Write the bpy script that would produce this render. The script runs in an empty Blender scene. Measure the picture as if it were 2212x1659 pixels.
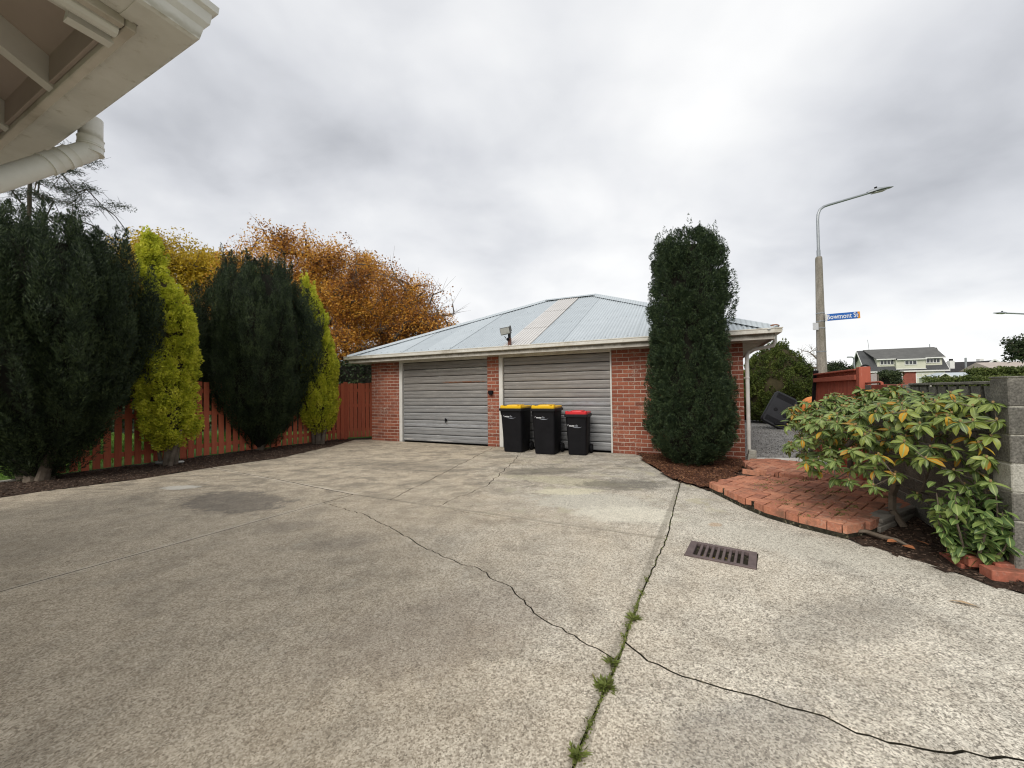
import bpy, bmesh, math, random
import numpy as np
from mathutils import Vector, Matrix, geometry, noise as mnoise
random.seed(7); rng = np.random.default_rng(7)
SC = bpy.context.scene
COL = SC.collection
rad = math.radians

# ------------------------------------------------------------------ camera
CAM_H = 1.35
cam = bpy.data.cameras.new("camera"); camo = bpy.data.objects.new("camera", cam); COL.objects.link(camo)
cam.sensor_width = 36.0; cam.lens = 36.0 * 840.0 / 2212.0
cam.clip_start = 0.02; cam.clip_end = 2000
_p = rad(1.125); _r = rad(0.716)
_F = Vector((0, math.cos(_p), math.sin(_p))); _R0 = Vector((1, 0, 0)); _U0 = Vector((0, -math.sin(_p), math.cos(_p)))
_R = _R0 * math.cos(_r) - _U0 * math.sin(_r); _U = _U0 * math.cos(_r) + _R0 * math.sin(_r)
camo.matrix_world = Matrix(((_R.x, _U.x, -_F.x, 0), (_R.y, _U.y, -_F.y, 0), (_R.z, _U.z, -_F.z, CAM_H), (0, 0, 0, 1)))
SC.camera = camo

# ------------------------------------------------------------------ node helpers
def lk(nt, a, b): nt.links.new(a, b)
def setin(nt, sock, v):
    if v is None: return
    if hasattr(v, 'is_linked') or isinstance(v, bpy.types.NodeSocket): nt.links.new(v, sock)
    else:
        if isinstance(v, (tuple, list)) and len(v) == 3 and sock.type == 'RGBA': v = (*v, 1)
        sock.default_value = v
def noise_n(nt, vec, scale, detail=4, rough=.55, dist=0, out=0):
    n = nt.nodes.new('ShaderNodeTexNoise'); setin(nt, n.inputs['Vector'], vec)
    n.inputs['Scale'].default_value = scale; n.inputs['Detail'].default_value = detail
    n.inputs['Roughness'].default_value = rough; n.inputs['Distortion'].default_value = dist
    return n.outputs[out]
def voro(nt, vec, scale, feature='F1', out='Color'):
    n = nt.nodes.new('ShaderNodeTexVoronoi'); n.feature = feature; setin(nt, n.inputs['Vector'], vec)
    n.inputs['Scale'].default_value = scale
    return n.outputs[out]
def ramp(nt, fac, stops):
    n = nt.nodes.new('ShaderNodeValToRGB'); setin(nt, n.inputs[0], fac)
    e = n.color_ramp.elements
    while len(e) < len(stops): e.new(0.5)
    for k, (p, c) in zip(e, stops):
        k.position = p; k.color = (*c, 1) if isinstance(c, (tuple, list)) else (c, c, c, 1)
    return n.outputs[0]
def mix(nt, fac, a, b, mode='MIX'):
    n = nt.nodes.new('ShaderNodeMix'); n.data_type = 'RGBA'; n.blend_type = mode
    setin(nt, n.inputs[0], fac); setin(nt, n.inputs[6], a); setin(nt, n.inputs[7], b)
    return n.outputs[2]
def mth(nt, op, a, b=None, c=None, clamp=False):
    n = nt.nodes.new('ShaderNodeMath'); n.operation = op; n.use_clamp = clamp
    setin(nt, n.inputs[0], a); setin(nt, n.inputs[1], b)
    if c is not None: setin(nt, n.inputs[2], c)
    return n.outputs[0]
def vmath(nt, op, a, b=None, out=0):
    n = nt.nodes.new('ShaderNodeVectorMath'); n.operation = op
    setin(nt, n.inputs[0], a); setin(nt, n.inputs[1], b)
    return n.outputs[out]
def sstep(nt, v, a, b):
    n = nt.nodes.new('ShaderNodeMapRange'); n.interpolation_type = 'SMOOTHSTEP'
    setin(nt, n.inputs[0], v); n.inputs[1].default_value = a; n.inputs[2].default_value = b
    return n.outputs[0]
def wpos(nt): return nt.nodes.new('ShaderNodeNewGeometry').outputs['Position']
def ocoord(nt): return nt.nodes.new('ShaderNodeTexCoord').outputs['Object']
def sepxyz(nt, v):
    n = nt.nodes.new('ShaderNodeSeparateXYZ'); setin(nt, n.inputs[0], v); return n.outputs
def combxyz(nt, x, y, z):
    n = nt.nodes.new('ShaderNodeCombineXYZ'); setin(nt, n.inputs[0], x); setin(nt, n.inputs[1], y); setin(nt, n.inputs[2], z); return n.outputs[0]
def scl(nt, v, s): return vmath(nt, 'MULTIPLY', v, s)
def bump(nt, h, strength=.3, dist=.01):
    n = nt.nodes.new('ShaderNodeBump'); n.inputs['Strength'].default_value = strength; n.inputs['Distance'].default_value = dist
    setin(nt, n.inputs['Height'], h); return n.outputs[0]
def newmat(name):
    m = bpy.data.materials.new(name); m.use_nodes = True; nt = m.node_tree
    b = nt.nodes['Principled BSDF']; b.inputs['Roughness'].default_value = .8
    return m, nt, b
def simple(name, c1, c2=None, scale=6, rough=.7, metal=0., bs=0., bd=.01, spec=.3, objrand=0., grime=None, stretch=None, fine=0.):
    """two-tone noise material in world coordinates, optional per-object variation and a grime colour in patches"""
    m, nt, b = newmat(name)
    p = wpos(nt) if not objrand else ocoord(nt)
    if stretch: p = scl(nt, p, stretch)
    c2 = c2 or tuple(x * .75 for x in c1)
    f = noise_n(nt, p, scale, 6, .6)
    col = ramp(nt, f, [(.3, c2), (.7, c1)])
    if grime:
        g = noise_n(nt, p, scale * .35, 5, .65)
        col = mix(nt, sstep(nt, g, .5, .68), col, grime)
    if fine:
        g = noise_n(nt, p, scale * 12, 2, .5)
        col = mix(nt, fine, col, ramp(nt, g, [(.3, 0.), (.7, 1.)]), 'OVERLAY')
    if objrand:
        r = nt.nodes.new('ShaderNodeObjectInfo').outputs['Random']
        k = mth(nt, 'MULTIPLY_ADD', r, 2 * objrand, 1 - objrand)
        col = mix(nt, 1., col, combxyz(nt, k, k, k), 'MULTIPLY')
    lk(nt, col, b.inputs['Base Color'])
    b.inputs['Roughness'].default_value = rough; b.inputs['Metallic'].default_value = metal
    b.inputs['Specular IOR Level'].default_value = spec
    if bs: lk(nt, bump(nt, noise_n(nt, p, scale * 6, 4, .6), bs, bd), b.inputs['Normal'])
    return m
def leafmat(name, stops, nscale=.9, nstops=None, trans=.25, rough=.6, spec=.25, objr=False):
    m, nt, b = newmat(name)
    g = nt.nodes.new('ShaderNodeNewGeometry')
    r = nt.nodes.new('ShaderNodeObjectInfo').outputs['Random'] if objr else g.outputs['Random Per Island']
    n = noise_n(nt, g.outputs['Position'], nscale, 3, .6)
    f = mth(nt, 'ADD', mth(nt, 'MULTIPLY', r, .55), mth(nt, 'MULTIPLY_ADD', n, 1.5, -.52), clamp=True)
    col = ramp(nt, f, stops)
    lk(nt, col, b.inputs['Base Color']); b.inputs['Roughness'].default_value = rough
    b.inputs['Specular IOR Level'].default_value = spec
    if trans:
        t = nt.nodes.new('ShaderNodeBsdfTranslucent'); lk(nt, col, t.inputs[0])
        mx = nt.nodes.new('ShaderNodeMixShader'); mx.inputs[0].default_value = trans
        lk(nt, b.outputs[0], mx.inputs[1]); lk(nt, t.outputs[0], mx.inputs[2])
        lk(nt, mx.outputs[0], nt.nodes['Material Output'].inputs[0])
    return m

# ------------------------------------------------------------------ world: overcast sky
SUN_EL, SUN_AZ = 42.0, -35.0          # azimuth of the sun seen from the camera, degrees to the right of +Y
SUN_AZ = -150.0
w = bpy.data.worlds.new("World"); SC.world = w; w.use_nodes = True
nt = w.node_tree; nt.nodes.clear()
out = nt.nodes.new('ShaderNodeOutputWorld')
sky = nt.nodes.new('ShaderNodeTexSky'); sky.sky_type = 'NISHITA'; sky.sun_disc = False
sky.sun_elevation = rad(SUN_EL); sky.sun_rotation = rad(SUN_AZ)
bg1 = nt.nodes.new('ShaderNodeBackground'); lk(nt, sky.outputs[0], bg1.inputs[0]); bg1.inputs[1].default_value = .1
gen = nt.nodes.new('ShaderNodeTexCoord').outputs['Generated']
xyz = sepxyz(nt, gen)
zz = mth(nt, 'ADD', mth(nt, 'MAXIMUM', xyz[2], 0.0), .38)
uv = combxyz(nt, mth(nt, 'DIVIDE', xyz[0], zz), mth(nt, 'DIVIDE', xyz[1], zz), 0.)
uvo = vmath(nt, 'ADD', uv, (3.1, 7.7, 0.))
n1 = noise_n(nt, uvo, 1.15, 5, .50, .3)
n2 = noise_n(nt, scl(nt, uvo, (1., 1.25, 1.)), 3.2, 6, .5, .2)
val = mth(nt, 'ADD', mth(nt, 'MULTIPLY_ADD', n1, .8, .085), mth(nt, 'MULTIPLY', n2, .36))     # about .62
def pxdir(x, y):
    return (_F + _R * ((x - 1106) / 840) - _U * ((y - 829.5) / 840)).normalized()
def blob(v, x, y, sharp, amp):
    d = vmath(nt, 'DOT_PRODUCT', gen, tuple(pxdir(x, y)), out=1)
    k = mth(nt, 'POWER', mth(nt, 'MAXIMUM', d, 0.), sharp)
    return mth(nt, 'ADD', v, mth(nt, 'MULTIPLY', k, amp))
for x, y, s, a in [(1180, 330, 9, .09), (1150, 60, 20, -.05), (1500, 280, 60, .06), (2010, 560, 30, -.15), (2150, 250, 30, -.10), (420, 430, 25, -.10), (620, 330, 60, -.07),
                   (2050, 745, 60, .30), (930, 660, 60, .05), (1080, 560, 120, -.10), (250, 150, 12, -.02), (1650, 590, 90, -.09), (1300, 520, 200, .02), (1700, 770, 80, .12)]:
    val = blob(val, x, y, s, a)
ccol = ramp(nt, val, [(.40, (.245, .252, .270)), (.54, (.345, .352, .370)), (.66, (.420, .425, .436)), (.80, (.490, .491, .492)), (.97, (.555, .555, .55))])
bg2 = nt.nodes.new('ShaderNodeBackground'); lk(nt, ccol, bg2.inputs[0]); bg2.inputs[1].default_value = 1.22
ms = nt.nodes.new('ShaderNodeMixShader'); ms.inputs[0].default_value = .96
lk(nt, bg1.outputs[0], ms.inputs[1]); lk(nt, bg2.outputs[0], ms.inputs[2]); lk(nt, ms.outputs[0], out.inputs[0])

sl = bpy.data.lights.new("sun", 'SUN'); sl.energy = 1.5; sl.angle = rad(35); sl.color = (1, .94, .86)
so = bpy.data.objects.new("sun", sl); COL.objects.link(so)
_sd = Vector((math.sin(rad(SUN_AZ)) * math.cos(rad(SUN_EL)), math.cos(rad(SUN_AZ)) * math.cos(rad(SUN_EL)), math.sin(rad(SUN_EL))))
so.rotation_euler = _sd.to_track_quat('Z', 'Y').to_euler(); so.location = (0, -5, 12)
SC.view_settings.view_transform = 'Standard'; SC.view_settings.look = 'None'
SC.view_settings.exposure = 0.74; SC.view_settings.gamma = 1.0; SC.view_settings.use_curve_mapping = False
SC.render.engine = 'CYCLES'
SC.cycles.filter_width = 1.15; SC.cycles.max_bounces = 6; SC.cycles.transparent_max_bounces = 8; SC.cycles.diffuse_bounces = 3

# ------------------------------------------------------------------ mesh helpers
class MB:
    def __init__(s): s.v = []; s.f = []; s.mi = []; s.cur = 0; s.T = None
    def add(s, vs, fs):
        b = len(s.v)
        for q in vs:
            q = Vector(q)
            if s.T is not None: q = s.T @ q
            s.v.append(tuple(q))
        for f in fs: s.f.append(tuple(i + b for i in f)); s.mi.append(s.cur)
    def box(s, a, b, taper=0):
        x0, y0, z0 = a; x1, y1, z1 = b; t = taper
        s.add([(x0, y0, z0), (x1, y0, z0), (x1, y1, z0), (x0, y1, z0), (x0 + t, y0 + t, z1), (x1 - t, y0 + t, z1), (x1 - t, y1 - t, z1), (x0 + t, y1 - t, z1)],
              [(0, 3, 2, 1), (4, 5, 6, 7), (0, 1, 5, 4), (1, 2, 6, 5), (2, 3, 7, 6), (3, 0, 4, 7)])
    def bbox(s, a, b, c=.004):
        """box with chamfered edges (44 triangles)"""
        x0, y0, z0 = a; x1, y1, z1 = b
        vs = []; 
        X = ((x0, x0 + c), (x1, x1 - c)); Y = ((y0, y0 + c), (y1, y1 - c)); Z = ((z0, z0 + c), (z1, z1 - c))
        idx = {}
        for i in (0, 1):
            for j in (0, 1):
                for k in (0, 1):
                    idx[i, j, k, 0] = len(vs); vs.append((X[i][0], Y[j][1], Z[k][1]))
                    idx[i, j, k, 1] = len(vs); vs.append((X[i][1], Y[j][0], Z[k][1]))
                    idx[i, j, k, 2] = len(vs); vs.append((X[i][1], Y[j][1], Z[k][0]))
        q = idx; F = []
        def g(*t): F.append(tuple(q[k] for k in t))
        g((0,0,0,0),(0,0,1,0),(0,1,1,0),(0,1,0,0)); g((1,0,0,0),(1,1,0,0),(1,1,1,0),(1,0,1,0))
        g((0,0,0,1),(1,0,0,1),(1,0,1,1),(0,0,1,1)); g((0,1,0,1),(0,1,1,1),(1,1,1,1),(1,1,0,1))
        g((0,0,0,2),(0,1,0,2),(1,1,0,2),(1,0,0,2)); g((0,0,1,2),(1,0,1,2),(1,1,1,2),(0,1,1,2))
        for k in (0, 1):
            g((0,0,k,0),(0,0,k,1),(0,0,k,2)); g((1,0,k,0),(1,0,k,1),(1,0,k,2)); g((0,1,k,0),(0,1,k,1),(0,1,k,2)); g((1,1,k,0),(1,1,k,1),(1,1,k,2))
        for i in (0, 1):
            for j in (0, 1):
                g((i,j,0,0),(i,j,1,0),(i,j,1,1),(i,j,0,1))
                g((i,0,j,0),(i,1,j,0),(i,1,j,2),(i,0,j,2))
                g((0,i,j,1),(1,i,j,1),(1,i,j,2),(0,i,j,2))
        s.add(vs, F)
    def tube(s, pts, rs, n=10, cap=True):
        pts = [Vector(p) for p in pts]
        if not isinstance(rs, (list, tuple)): rs = [rs] * len(pts)
        b = len(s.v); up = None; rings = []
        for i, p in enumerate(pts):
            d = (pts[min(i + 1, len(pts) - 1)] - pts[max(i - 1, 0)]).normalized()
            if up is None:
                up = Vector((0, 0, 1)) if abs(d.z) < .9 else Vector((1, 0, 0))
            a = d.cross(up)
            if a.length < 1e-5: a = d.cross(Vector((0, 1, .1)))
            a.normalize(); c = a.cross(d).normalized(); up = c
            rings.append([tuple(p + (a * math.cos(2 * math.pi * k / n) + c * math.sin(2 * math.pi * k / n)) * rs[i]) for k in range(n)])
        vs = [q for r in rings for q in r]; fs = []
        for i in range(len(pts) - 1):
            for k in range(n):
                fs.append((i * n + k, i * n + (k + 1) % n, (i + 1) * n + (k + 1) % n, (i + 1) * n + k))
        if cap: fs.append(tuple(range(n))[::-1]); fs.append(tuple((len(pts) - 1) * n + k for k in range(n)))
        s.add(vs, fs)
    def prism(s, poly, z0, z1, axis='z'):
        """extrude a 2D polygon; axis z: (x,y), axis y: (x,z) extruded in y"""
        n = len(poly)
        if axis == 'z': vs = [(x, y, z0) for x, y in poly] + [(x, y, z1) for x, y in poly]
        elif axis == 'y': vs = [(x, z0, y) for x, y in poly] + [(x, z1, y) for x, y in poly]
        else: vs = [(z0, x, y) for x, y in poly] + [(z1, x, y) for x, y in poly]
        s.add(vs, [tuple(range(n))[::-1], tuple(range(n, 2 * n))] + [(i, (i + 1) % n, n + (i + 1) % n, n + i) for i in range(n)])
    def rings(s, rr, cap=True):
        """list of closed rings (each a list of points) lofted"""
        n = len(rr[0]); vs = [p for r in rr for p in r]; fs = []
        for i in range(len(rr) - 1):
            for k in range(n): fs.append((i * n + k, i * n + (k + 1) % n, (i + 1) * n + (k + 1) % n, (i + 1) * n + k))
        if cap: fs.append(tuple(range(n))[::-1]); fs.append(tuple((len(rr) - 1) * n + k for k in range(n)))
        s.add(vs, fs)
    def sphere(s, c, r, n=12, m=8, sc=(1, 1, 1)):
        rr = []
        for i in range(1, m):
            t = math.pi * i / m
            rr.append([(c[0] + r * sc[0] * math.sin(t) * math.cos(2 * math.pi * k / n), c[1] + r * sc[1] * math.sin(t) * math.sin(2 * math.pi * k / n), c[2] - r * sc[2] * math.cos(t)) for k in range(n)])
        s.rings(rr)
    def mesh(s, name, mats, smooth=False):
        me = bpy.data.meshes.new(name); me.from_pydata(s.v, [], s.f)
        for m in (mats if isinstance(mats, (list, tuple)) else [mats]): me.materials.append(m)
        if any(s.mi): me.polygons.foreach_set('material_index', s.mi)
        bm = bmesh.new(); bm.from_mesh(me); bmesh.ops.recalc_face_normals(bm, faces=bm.faces); bm.to_mesh(me); bm.free()
        if smooth:
            me.polygons.foreach_set('use_smooth', [True] * len(me.polygons))
            try: me.set_sharp_from_angle(angle=rad(35))
            except Exception: pass
        me.update(); return me

def link(name, me, parent=None, loc=(0, 0, 0), rot=(0, 0, 0)):
    o = bpy.data.objects.new(name, me); COL.objects.link(o); o.location = loc; o.rotation_euler = rot
    if parent is not None: o.parent = parent
    return o
def tag(o, label=None, cat=None, group=None, kind=None):
    if label: o['label'] = label
    if cat: o['category'] = cat
    if group: o['group'] = group
    if kind: o['kind'] = kind
    return o
def thing(name, label, cat, loc=(0, 0, 0), rotz=0, group=None):
    o = link(name, None, None, loc, (0, 0, rotz)); return tag(o, label, cat, group)
def part(name, mb, mat, parent, smooth=False, label=None, stuff=False):
    o = link(name, mb.mesh(name, mat, smooth), parent)
    if label: o['label'] = label
    if stuff: o['kind'] = 'stuff'
    return o
def structure(name, mb, mat, smooth=False):
    return tag(link(name, mb.mesh(name, mat, smooth)), kind='structure')
def copy_tree(o, parent=None):
    c = o.copy(); COL.objects.link(c); c.parent = parent
    for ch in o.children: copy_tree(ch, c)
    return c
def quads_mesh(name, V, mat, nv=4):
    """V: (N, nv, 3) array, one face each"""
    V = np.asarray(V, dtype=np.float32); N = V.shape[0]
    me = bpy.data.meshes.new(name); me.vertices.add(N * nv); me.loops.add(N * nv); me.polygons.add(N)
    me.vertices.foreach_set('co', V.reshape(-1)); me.loops.foreach_set('vertex_index', np.arange(N * nv, dtype=np.int32))
    me.polygons.foreach_set('loop_start', np.arange(0, N * nv, nv, dtype=np.int32))
    try: me.polygons.foreach_set('loop_total', np.full(N, nv, dtype=np.int32))
    except Exception: pass
    me.materials.append(mat); me.update(calc_edges=True); me.validate(); return me
def unit(a): return a / (np.linalg.norm(a, axis=-1, keepdims=True) + 1e-9)
def leaves(P, D, L, W, jit=.4, bend=0.):
    """diamond leaves at P along D"""
    N = len(P); D = unit(D + rng.normal(0, jit, (N, 3)))
    S = unit(np.cross(D, rng.normal(0, 1, (N, 3))))
    L = (L * rng.uniform(.7, 1.3, N))[:, None]; Wd = (W * rng.uniform(.7, 1.3, N))[:, None]
    nn = np.cross(D, S)
    return np.stack([P - D * L * .5, P - S * Wd * .5 + nn * Wd * bend, P + D * L * .5, P + S * Wd * .5 + nn * Wd * bend], 1)

# ------------------------------------------------------------------ materials
def concrete_mat():
    m, nt, b = newmat('exposed_aggregate_concrete')
    p = wpos(nt); s = sepxyz(nt, p)
    cells = sepxyz(nt, voro(nt, p, 150, 'F1', 'Color'))[0]
    cells2 = sepxyz(nt, voro(nt, p, 75, 'F1', 'Color'))[1]
    fine = noise_n(nt, p, 60, 6, .75)
    sp = mth(nt, 'ADD', mth(nt, 'MULTIPLY', cells, .42), mth(nt, 'ADD', mth(nt, 'MULTIPLY', fine, .5), mth(nt, 'MULTIPLY', cells2, .14)))
    # cream stones in dirty cement
    col_r = ramp(nt, sp, [(.28, (.17, .156, .130)), (.45, (.42, .39, .33)), (.58, (.62, .58, .49)), (.78, (.86, .81, .70))])
    col_l = ramp(nt, sp, [(.24, (.245, .200, .145)), (.46, (.46, .39, .292)), (.64, (.60, .52, .40)), (.86, (.76, .68, .55))])
    big = noise_n(nt, p, .55, 5, .6, .4)
    # right-hand slabs are paler and coarser, the left ones browner
    side = sstep(nt, mth(nt, 'ADD', mth(nt, 'MULTIPLY', s[0], .35), mth(nt, 'MULTIPLY', mth(nt, 'SUBTRACT', big, .5), 2.2)), -.55, .85)
    col = mix(nt, side, col_l, col_r)
    med = noise_n(nt, p, 2.3, 8, .68)
    dirt = sstep(nt, med, .44, .66)
    col = mix(nt, mth(nt, 'MULTIPLY', dirt, .46), col, mix(nt, .55, col, (.085, .080, .070)))
    # grime towards the garage: patchy dark film and pale lichen
    far = sstep(nt, s[1], 3.6, 6.2)
    g1 = sstep(nt, noise_n(nt, scl(nt, p, (.8, 1.5, 1)), 2.6, 10, .78, .6), .44, .60)
    col = mix(nt, mth(nt, 'MULTIPLY', mth(nt, 'MULTIPLY', g1, far), .62), col, mix(nt, .8, col, (.10, .095, .08)))
    xr = sstep(nt, s[0], -1.8, .8)
    lich = sstep(nt, noise_n(nt, vmath(nt, 'ADD', p, (5, 2, 0)), 2.6, 9, .75, .5), .54, .62)
    near = mth(nt, 'SUBTRACT', 1., sstep(nt, s[1], 8.4, 9.6))
    lf = mth(nt, 'MULTIPLY', mth(nt, 'MULTIPLY', lich, mth(nt, 'MULTIPLY', xr, sstep(nt, s[1], 3.5, 4.6))), near)
    col = mix(nt, mth(nt, 'MULTIPLY', lf, .8), col, ramp(nt, fine, [(.3, (.34, .31, .21)), (.7, (.62, .58, .45))]))
    rag = mth(nt, 'ADD', mth(nt, 'MULTIPLY', med, .4), mth(nt, 'MULTIPLY', noise_n(nt, p, 7, 9, .78, .3), .6))
    pat = sstep(nt, noise_n(nt, p, 6, 10, .8, .2), .38, .66)
    col = mix(nt, mth(nt, 'MULTIPLY', pat, .42), col, mix(nt, 1., col, (.52, .48, .44), 'MULTIPLY'))
    pl_ = sstep(nt, noise_n(nt, vmath(nt, 'ADD', p, (9, 4, 0)), 4, 10, .8, .2), .56, .70)
    col = mix(nt, mth(nt, 'MULTIPLY', pl_, .30), col, (.64, .60, .51))
    def spot(cx, cy, rx, ry, ang, edge, colr, amt):
        nonlocal col
        dx = mth(nt, 'SUBTRACT', s[0], cx); dy = mth(nt, 'SUBTRACT', s[1], cy)
        ca, sa = math.cos(ang), math.sin(ang)
        a = mth(nt, 'DIVIDE', mth(nt, 'ADD', mth(nt, 'MULTIPLY', dx, ca), mth(nt, 'MULTIPLY', dy, sa)), rx)
        c = mth(nt, 'DIVIDE', mth(nt, 'SUBTRACT', mth(nt, 'MULTIPLY', dy, ca), mth(nt, 'MULTIPLY', dx, sa)), ry)
        d = mth(nt, 'SQRT', mth(nt, 'ADD', mth(nt, 'MULTIPLY', a, a), mth(nt, 'MULTIPLY', c, c)))
        d = mth(nt, 'ADD', d, mth(nt, 'MULTIPLY_ADD', rag, 3.4, -1.7))
        k = mth(nt, 'SUBTRACT', 1., sstep(nt, d, 1 - edge * .45, 1 + edge * .45))
        col = mix(nt, mth(nt, 'MULTIPLY', k, amt), col, colr)
    spot(-3.55, 4.95, .80, .42, -.4, .45, mix(nt, .70, col, (.060, .058, .060)), .75)      # oil stain
    spot(-1.55, 3.55, .30, .16, .3, .9, mix(nt, .6, col, (.14, .125, .11)), .5)
    spot(-2.3, 4.0, .30, .16, .3, .9, mix(nt, .6, col, (.14, .125, .11)), .45)
    spot(1.0, 4.75, .75, .40, -.3, .5, ramp(nt, sp, [(.3, (.24, .23, .19)), (.6, (.62, .59, .50))]), .75)     # pale lichen
    spot(.75, 5.9, .9, .25, -.4, .55, ramp(nt, sp, [(.3, (.22, .21, .15)), (.6, (.52, .48, .34))]), .6)
    spot(-4.9, 5.75, .25, .12, 0., .5, (.62, .60, .54), .7)
    spot(1.25, 4.25, .55, .28, -.2, .5, ramp(nt, sp, [(.3, (.42, .40, .33)), (.6, (.74, .70, .58))]), .7)
    spot(.75, 5.25, .45, .16, .1, .5, ramp(nt, sp, [(.3, (.40, .38, .27)), (.6, (.70, .65, .48))]), .7)
    spot(.5, 6.6, .7, .3, 0., .6, mix(nt, .8, col, (.09, .085, .07)), .7)
    spot(1.6, 5.6, .6, .3, 0., .6, mix(nt, .8, col, (.09, .085, .07)), .7)
    spot(-2.0, 7.2, 1.2, .4, -.4, .7, mix(nt, .6, col, (.10, .09, .075)), .6)
    spot(-5.2, 3.0, 1.5, .7, .5, .8, mix(nt, .5, col, (.16, .14, .11)), .6)
    spot(-.4, 2.3, .7, .35, .4, .8, mix(nt, .5, col, (.17, .14, .12)), .6)
    spot(.9, 1.55, .4, .15, .3, .8, mix(nt, .55, col, (.13, .13, .13)), .6)
    spot(1.95, 2.3, .55, .18, .3, .6, mix(nt, .6, col, (.10, .097, .09)), .45)
    spot(2.35, 3.45, .9, .3, -.8, .6, ramp(nt, sp, [(.3, (.28, .26, .21)), (.6, (.60, .57, .49))]), .55)
    spot(2.0, 3.9, .07, .05, .5, .7, (.42, .27, .15), .5)
    def along(ax, ay, bx, by, wd, c_, amt):
        nonlocal col
        L_ = math.hypot(bx - ax, by - ay); ux, uy = (bx - ax) / L_, (by - ay) / L_
        dx = mth(nt, 'SUBTRACT', s[0], ax); dy = mth(nt, 'SUBTRACT', s[1], ay)
        t_ = mth(nt, 'ADD', mth(nt, 'MULTIPLY', dx, ux), mth(nt, 'MULTIPLY', dy, uy)); n_ = mth(nt, 'ABSOLUTE', mth(nt, 'SUBTRACT', mth(nt, 'MULTIPLY', dy, ux), mth(nt, 'MULTIPLY', dx, uy)))
        ok = mth(nt, 'MULTIPLY', sstep(nt, t_, -.05, .05), mth(nt, 'SUBTRACT', 1., sstep(nt, t_, L_ - .05, L_ + .05)))
        k = mth(nt, 'SUBTRACT', 1., sstep(nt, mth(nt, 'ADD', n_, mth(nt, 'MULTIPLY', mth(nt, 'SUBTRACT', rag, .5), wd * 3)), wd * .5, wd))
        col = mix(nt, mth(nt, 'MULTIPLY', mth(nt, 'MULTIPLY', k, ok), amt), col, c_)
    along(-3.59, 2.74, -2.36, 4.86, .05, (.62, .56, .46), .35)
    along(-5.66, 7.31, -2.1, 5.24, .045, (.62, .56, .46), .45)
    along(-2.14, 5.24, 1.38, 3.55, .03, (.20, .18, .14), .4)
    along(2.46, 5.74, .2, 1.42, .035, (.17, .155, .12), .45)
    lk(nt, col, b.inputs['Base Color']); b.inputs['Roughness'].default_value = .9; b.inputs['Specular IOR Level'].default_value = .2
    h = mth(nt, 'ADD', mth(nt, 'MULTIPLY', sp, .7), mth(nt, 'MULTIPLY', noise_n(nt, p, 240, 2, .5), .3))
    lk(nt, bump(nt, h, .4, .004), b.inputs['Normal'])
    return m
M_CONC = concrete_mat()

def brick_mat(name, base, dark, light, efflo, amt, dirtk=0.):
    m, nt, b = newmat(name)
    p = wpos(nt); r = nt.nodes.new('ShaderNodeObjectInfo').outputs['Random']
    v = mth(nt, 'ADD', mth(nt, 'MULTIPLY', r, .75), mth(nt, 'MULTIPLY', noise_n(nt, p, 7, 5, .6), .3))
    col = ramp(nt, v, [(.1, dark), (.5, base), (.95, light)])
    f = noise_n(nt, p, 34, 7, .75)
    col = mix(nt, .35, col, ramp(nt, f, [(.3, tuple(.45 * x for x in base)), (.7, tuple(min(1, 1.5 * x) for x in light))]))
    e = sstep(nt, mth(nt, 'ADD', noise_n(nt, p, 26, 6, .7), mth(nt, 'MULTIPLY', noise_n(nt, p, 1.6, 3, .6), .5)), .80, .98)
    col = mix(nt, mth(nt, 'MULTIPLY', e, amt), col, efflo)
    if dirtk:
        dk = sstep(nt, noise_n(nt, p, 4.5, 7, .7), .46, .66)
        col = mix(nt, mth(nt, 'MULTIPLY', dk, dirtk), col, (.13, .085, .06))
    lk(nt, col, b.inputs['Base Color']); b.inputs['Roughness'].default_value = .88; b.inputs['Specular IOR Level'].default_value = .25
    lk(nt, bump(nt, f, .5, .004), b.inputs['Normal'])
    return m
M_BRICK = brick_mat('garage_brick', (.22, .062, .037), (.105, .031, .023), (.34, .122, .073), (.46, .39, .32), .7)
M_PAVER = brick_mat('paving_brick', (.39, .150, .092), (.23, .092, .066), (.56, .26, .16), (.50, .38, .30), .6, .7)
M_PAVER2 = brick_mat('loose_brick', (.34, .105, .065), (.20, .06, .045), (.46, .17, .11), (.45, .33, .27), .5, .65)
M_MORTAR = simple('mortar', (.54, .455, .38), (.36, .29, .24), 9, .95, bs=.4)
M_CREAM = simple('cream_paint', (.66, .645, .59), (.56, .54, .48), 4, .55, grime=(.44, .41, .34), spec=.4, fine=.1)
M_WHITE = simple('white_paint', (.68, .67, .64), (.55, .54, .50), 5, .5, spec=.4)
def fascia_mat():
    m, nt, b = newmat('weathered_fascia_paint'); p = wpos(nt); s = sepxyz(nt, p)
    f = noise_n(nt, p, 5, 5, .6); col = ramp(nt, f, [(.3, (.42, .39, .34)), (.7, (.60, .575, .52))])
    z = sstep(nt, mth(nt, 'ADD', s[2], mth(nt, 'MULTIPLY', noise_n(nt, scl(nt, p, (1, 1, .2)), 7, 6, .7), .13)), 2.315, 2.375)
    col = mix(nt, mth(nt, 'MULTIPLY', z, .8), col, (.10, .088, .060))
    lk(nt, col, b.inputs['Base Color']); b.inputs['Roughness'].default_value = .7; return m
M_FASCIA = fascia_mat()
M_GALV = simple('galvanised_steel', (.36, .38, .40), (.28, .30, .32), 8, .45, metal=.6, spec=.5)
M_BLACKP = simple('black_plastic_and_sump_shade', (.006, .006, .0075), (.009, .009, .011), 6, .6, bs=.15, bd=.002, spec=.16)
M_BLACKP2 = simple('grey_black_plastic', (.020, .021, .025), (.013, .014, .017), 4, .5, spec=.25)
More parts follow.
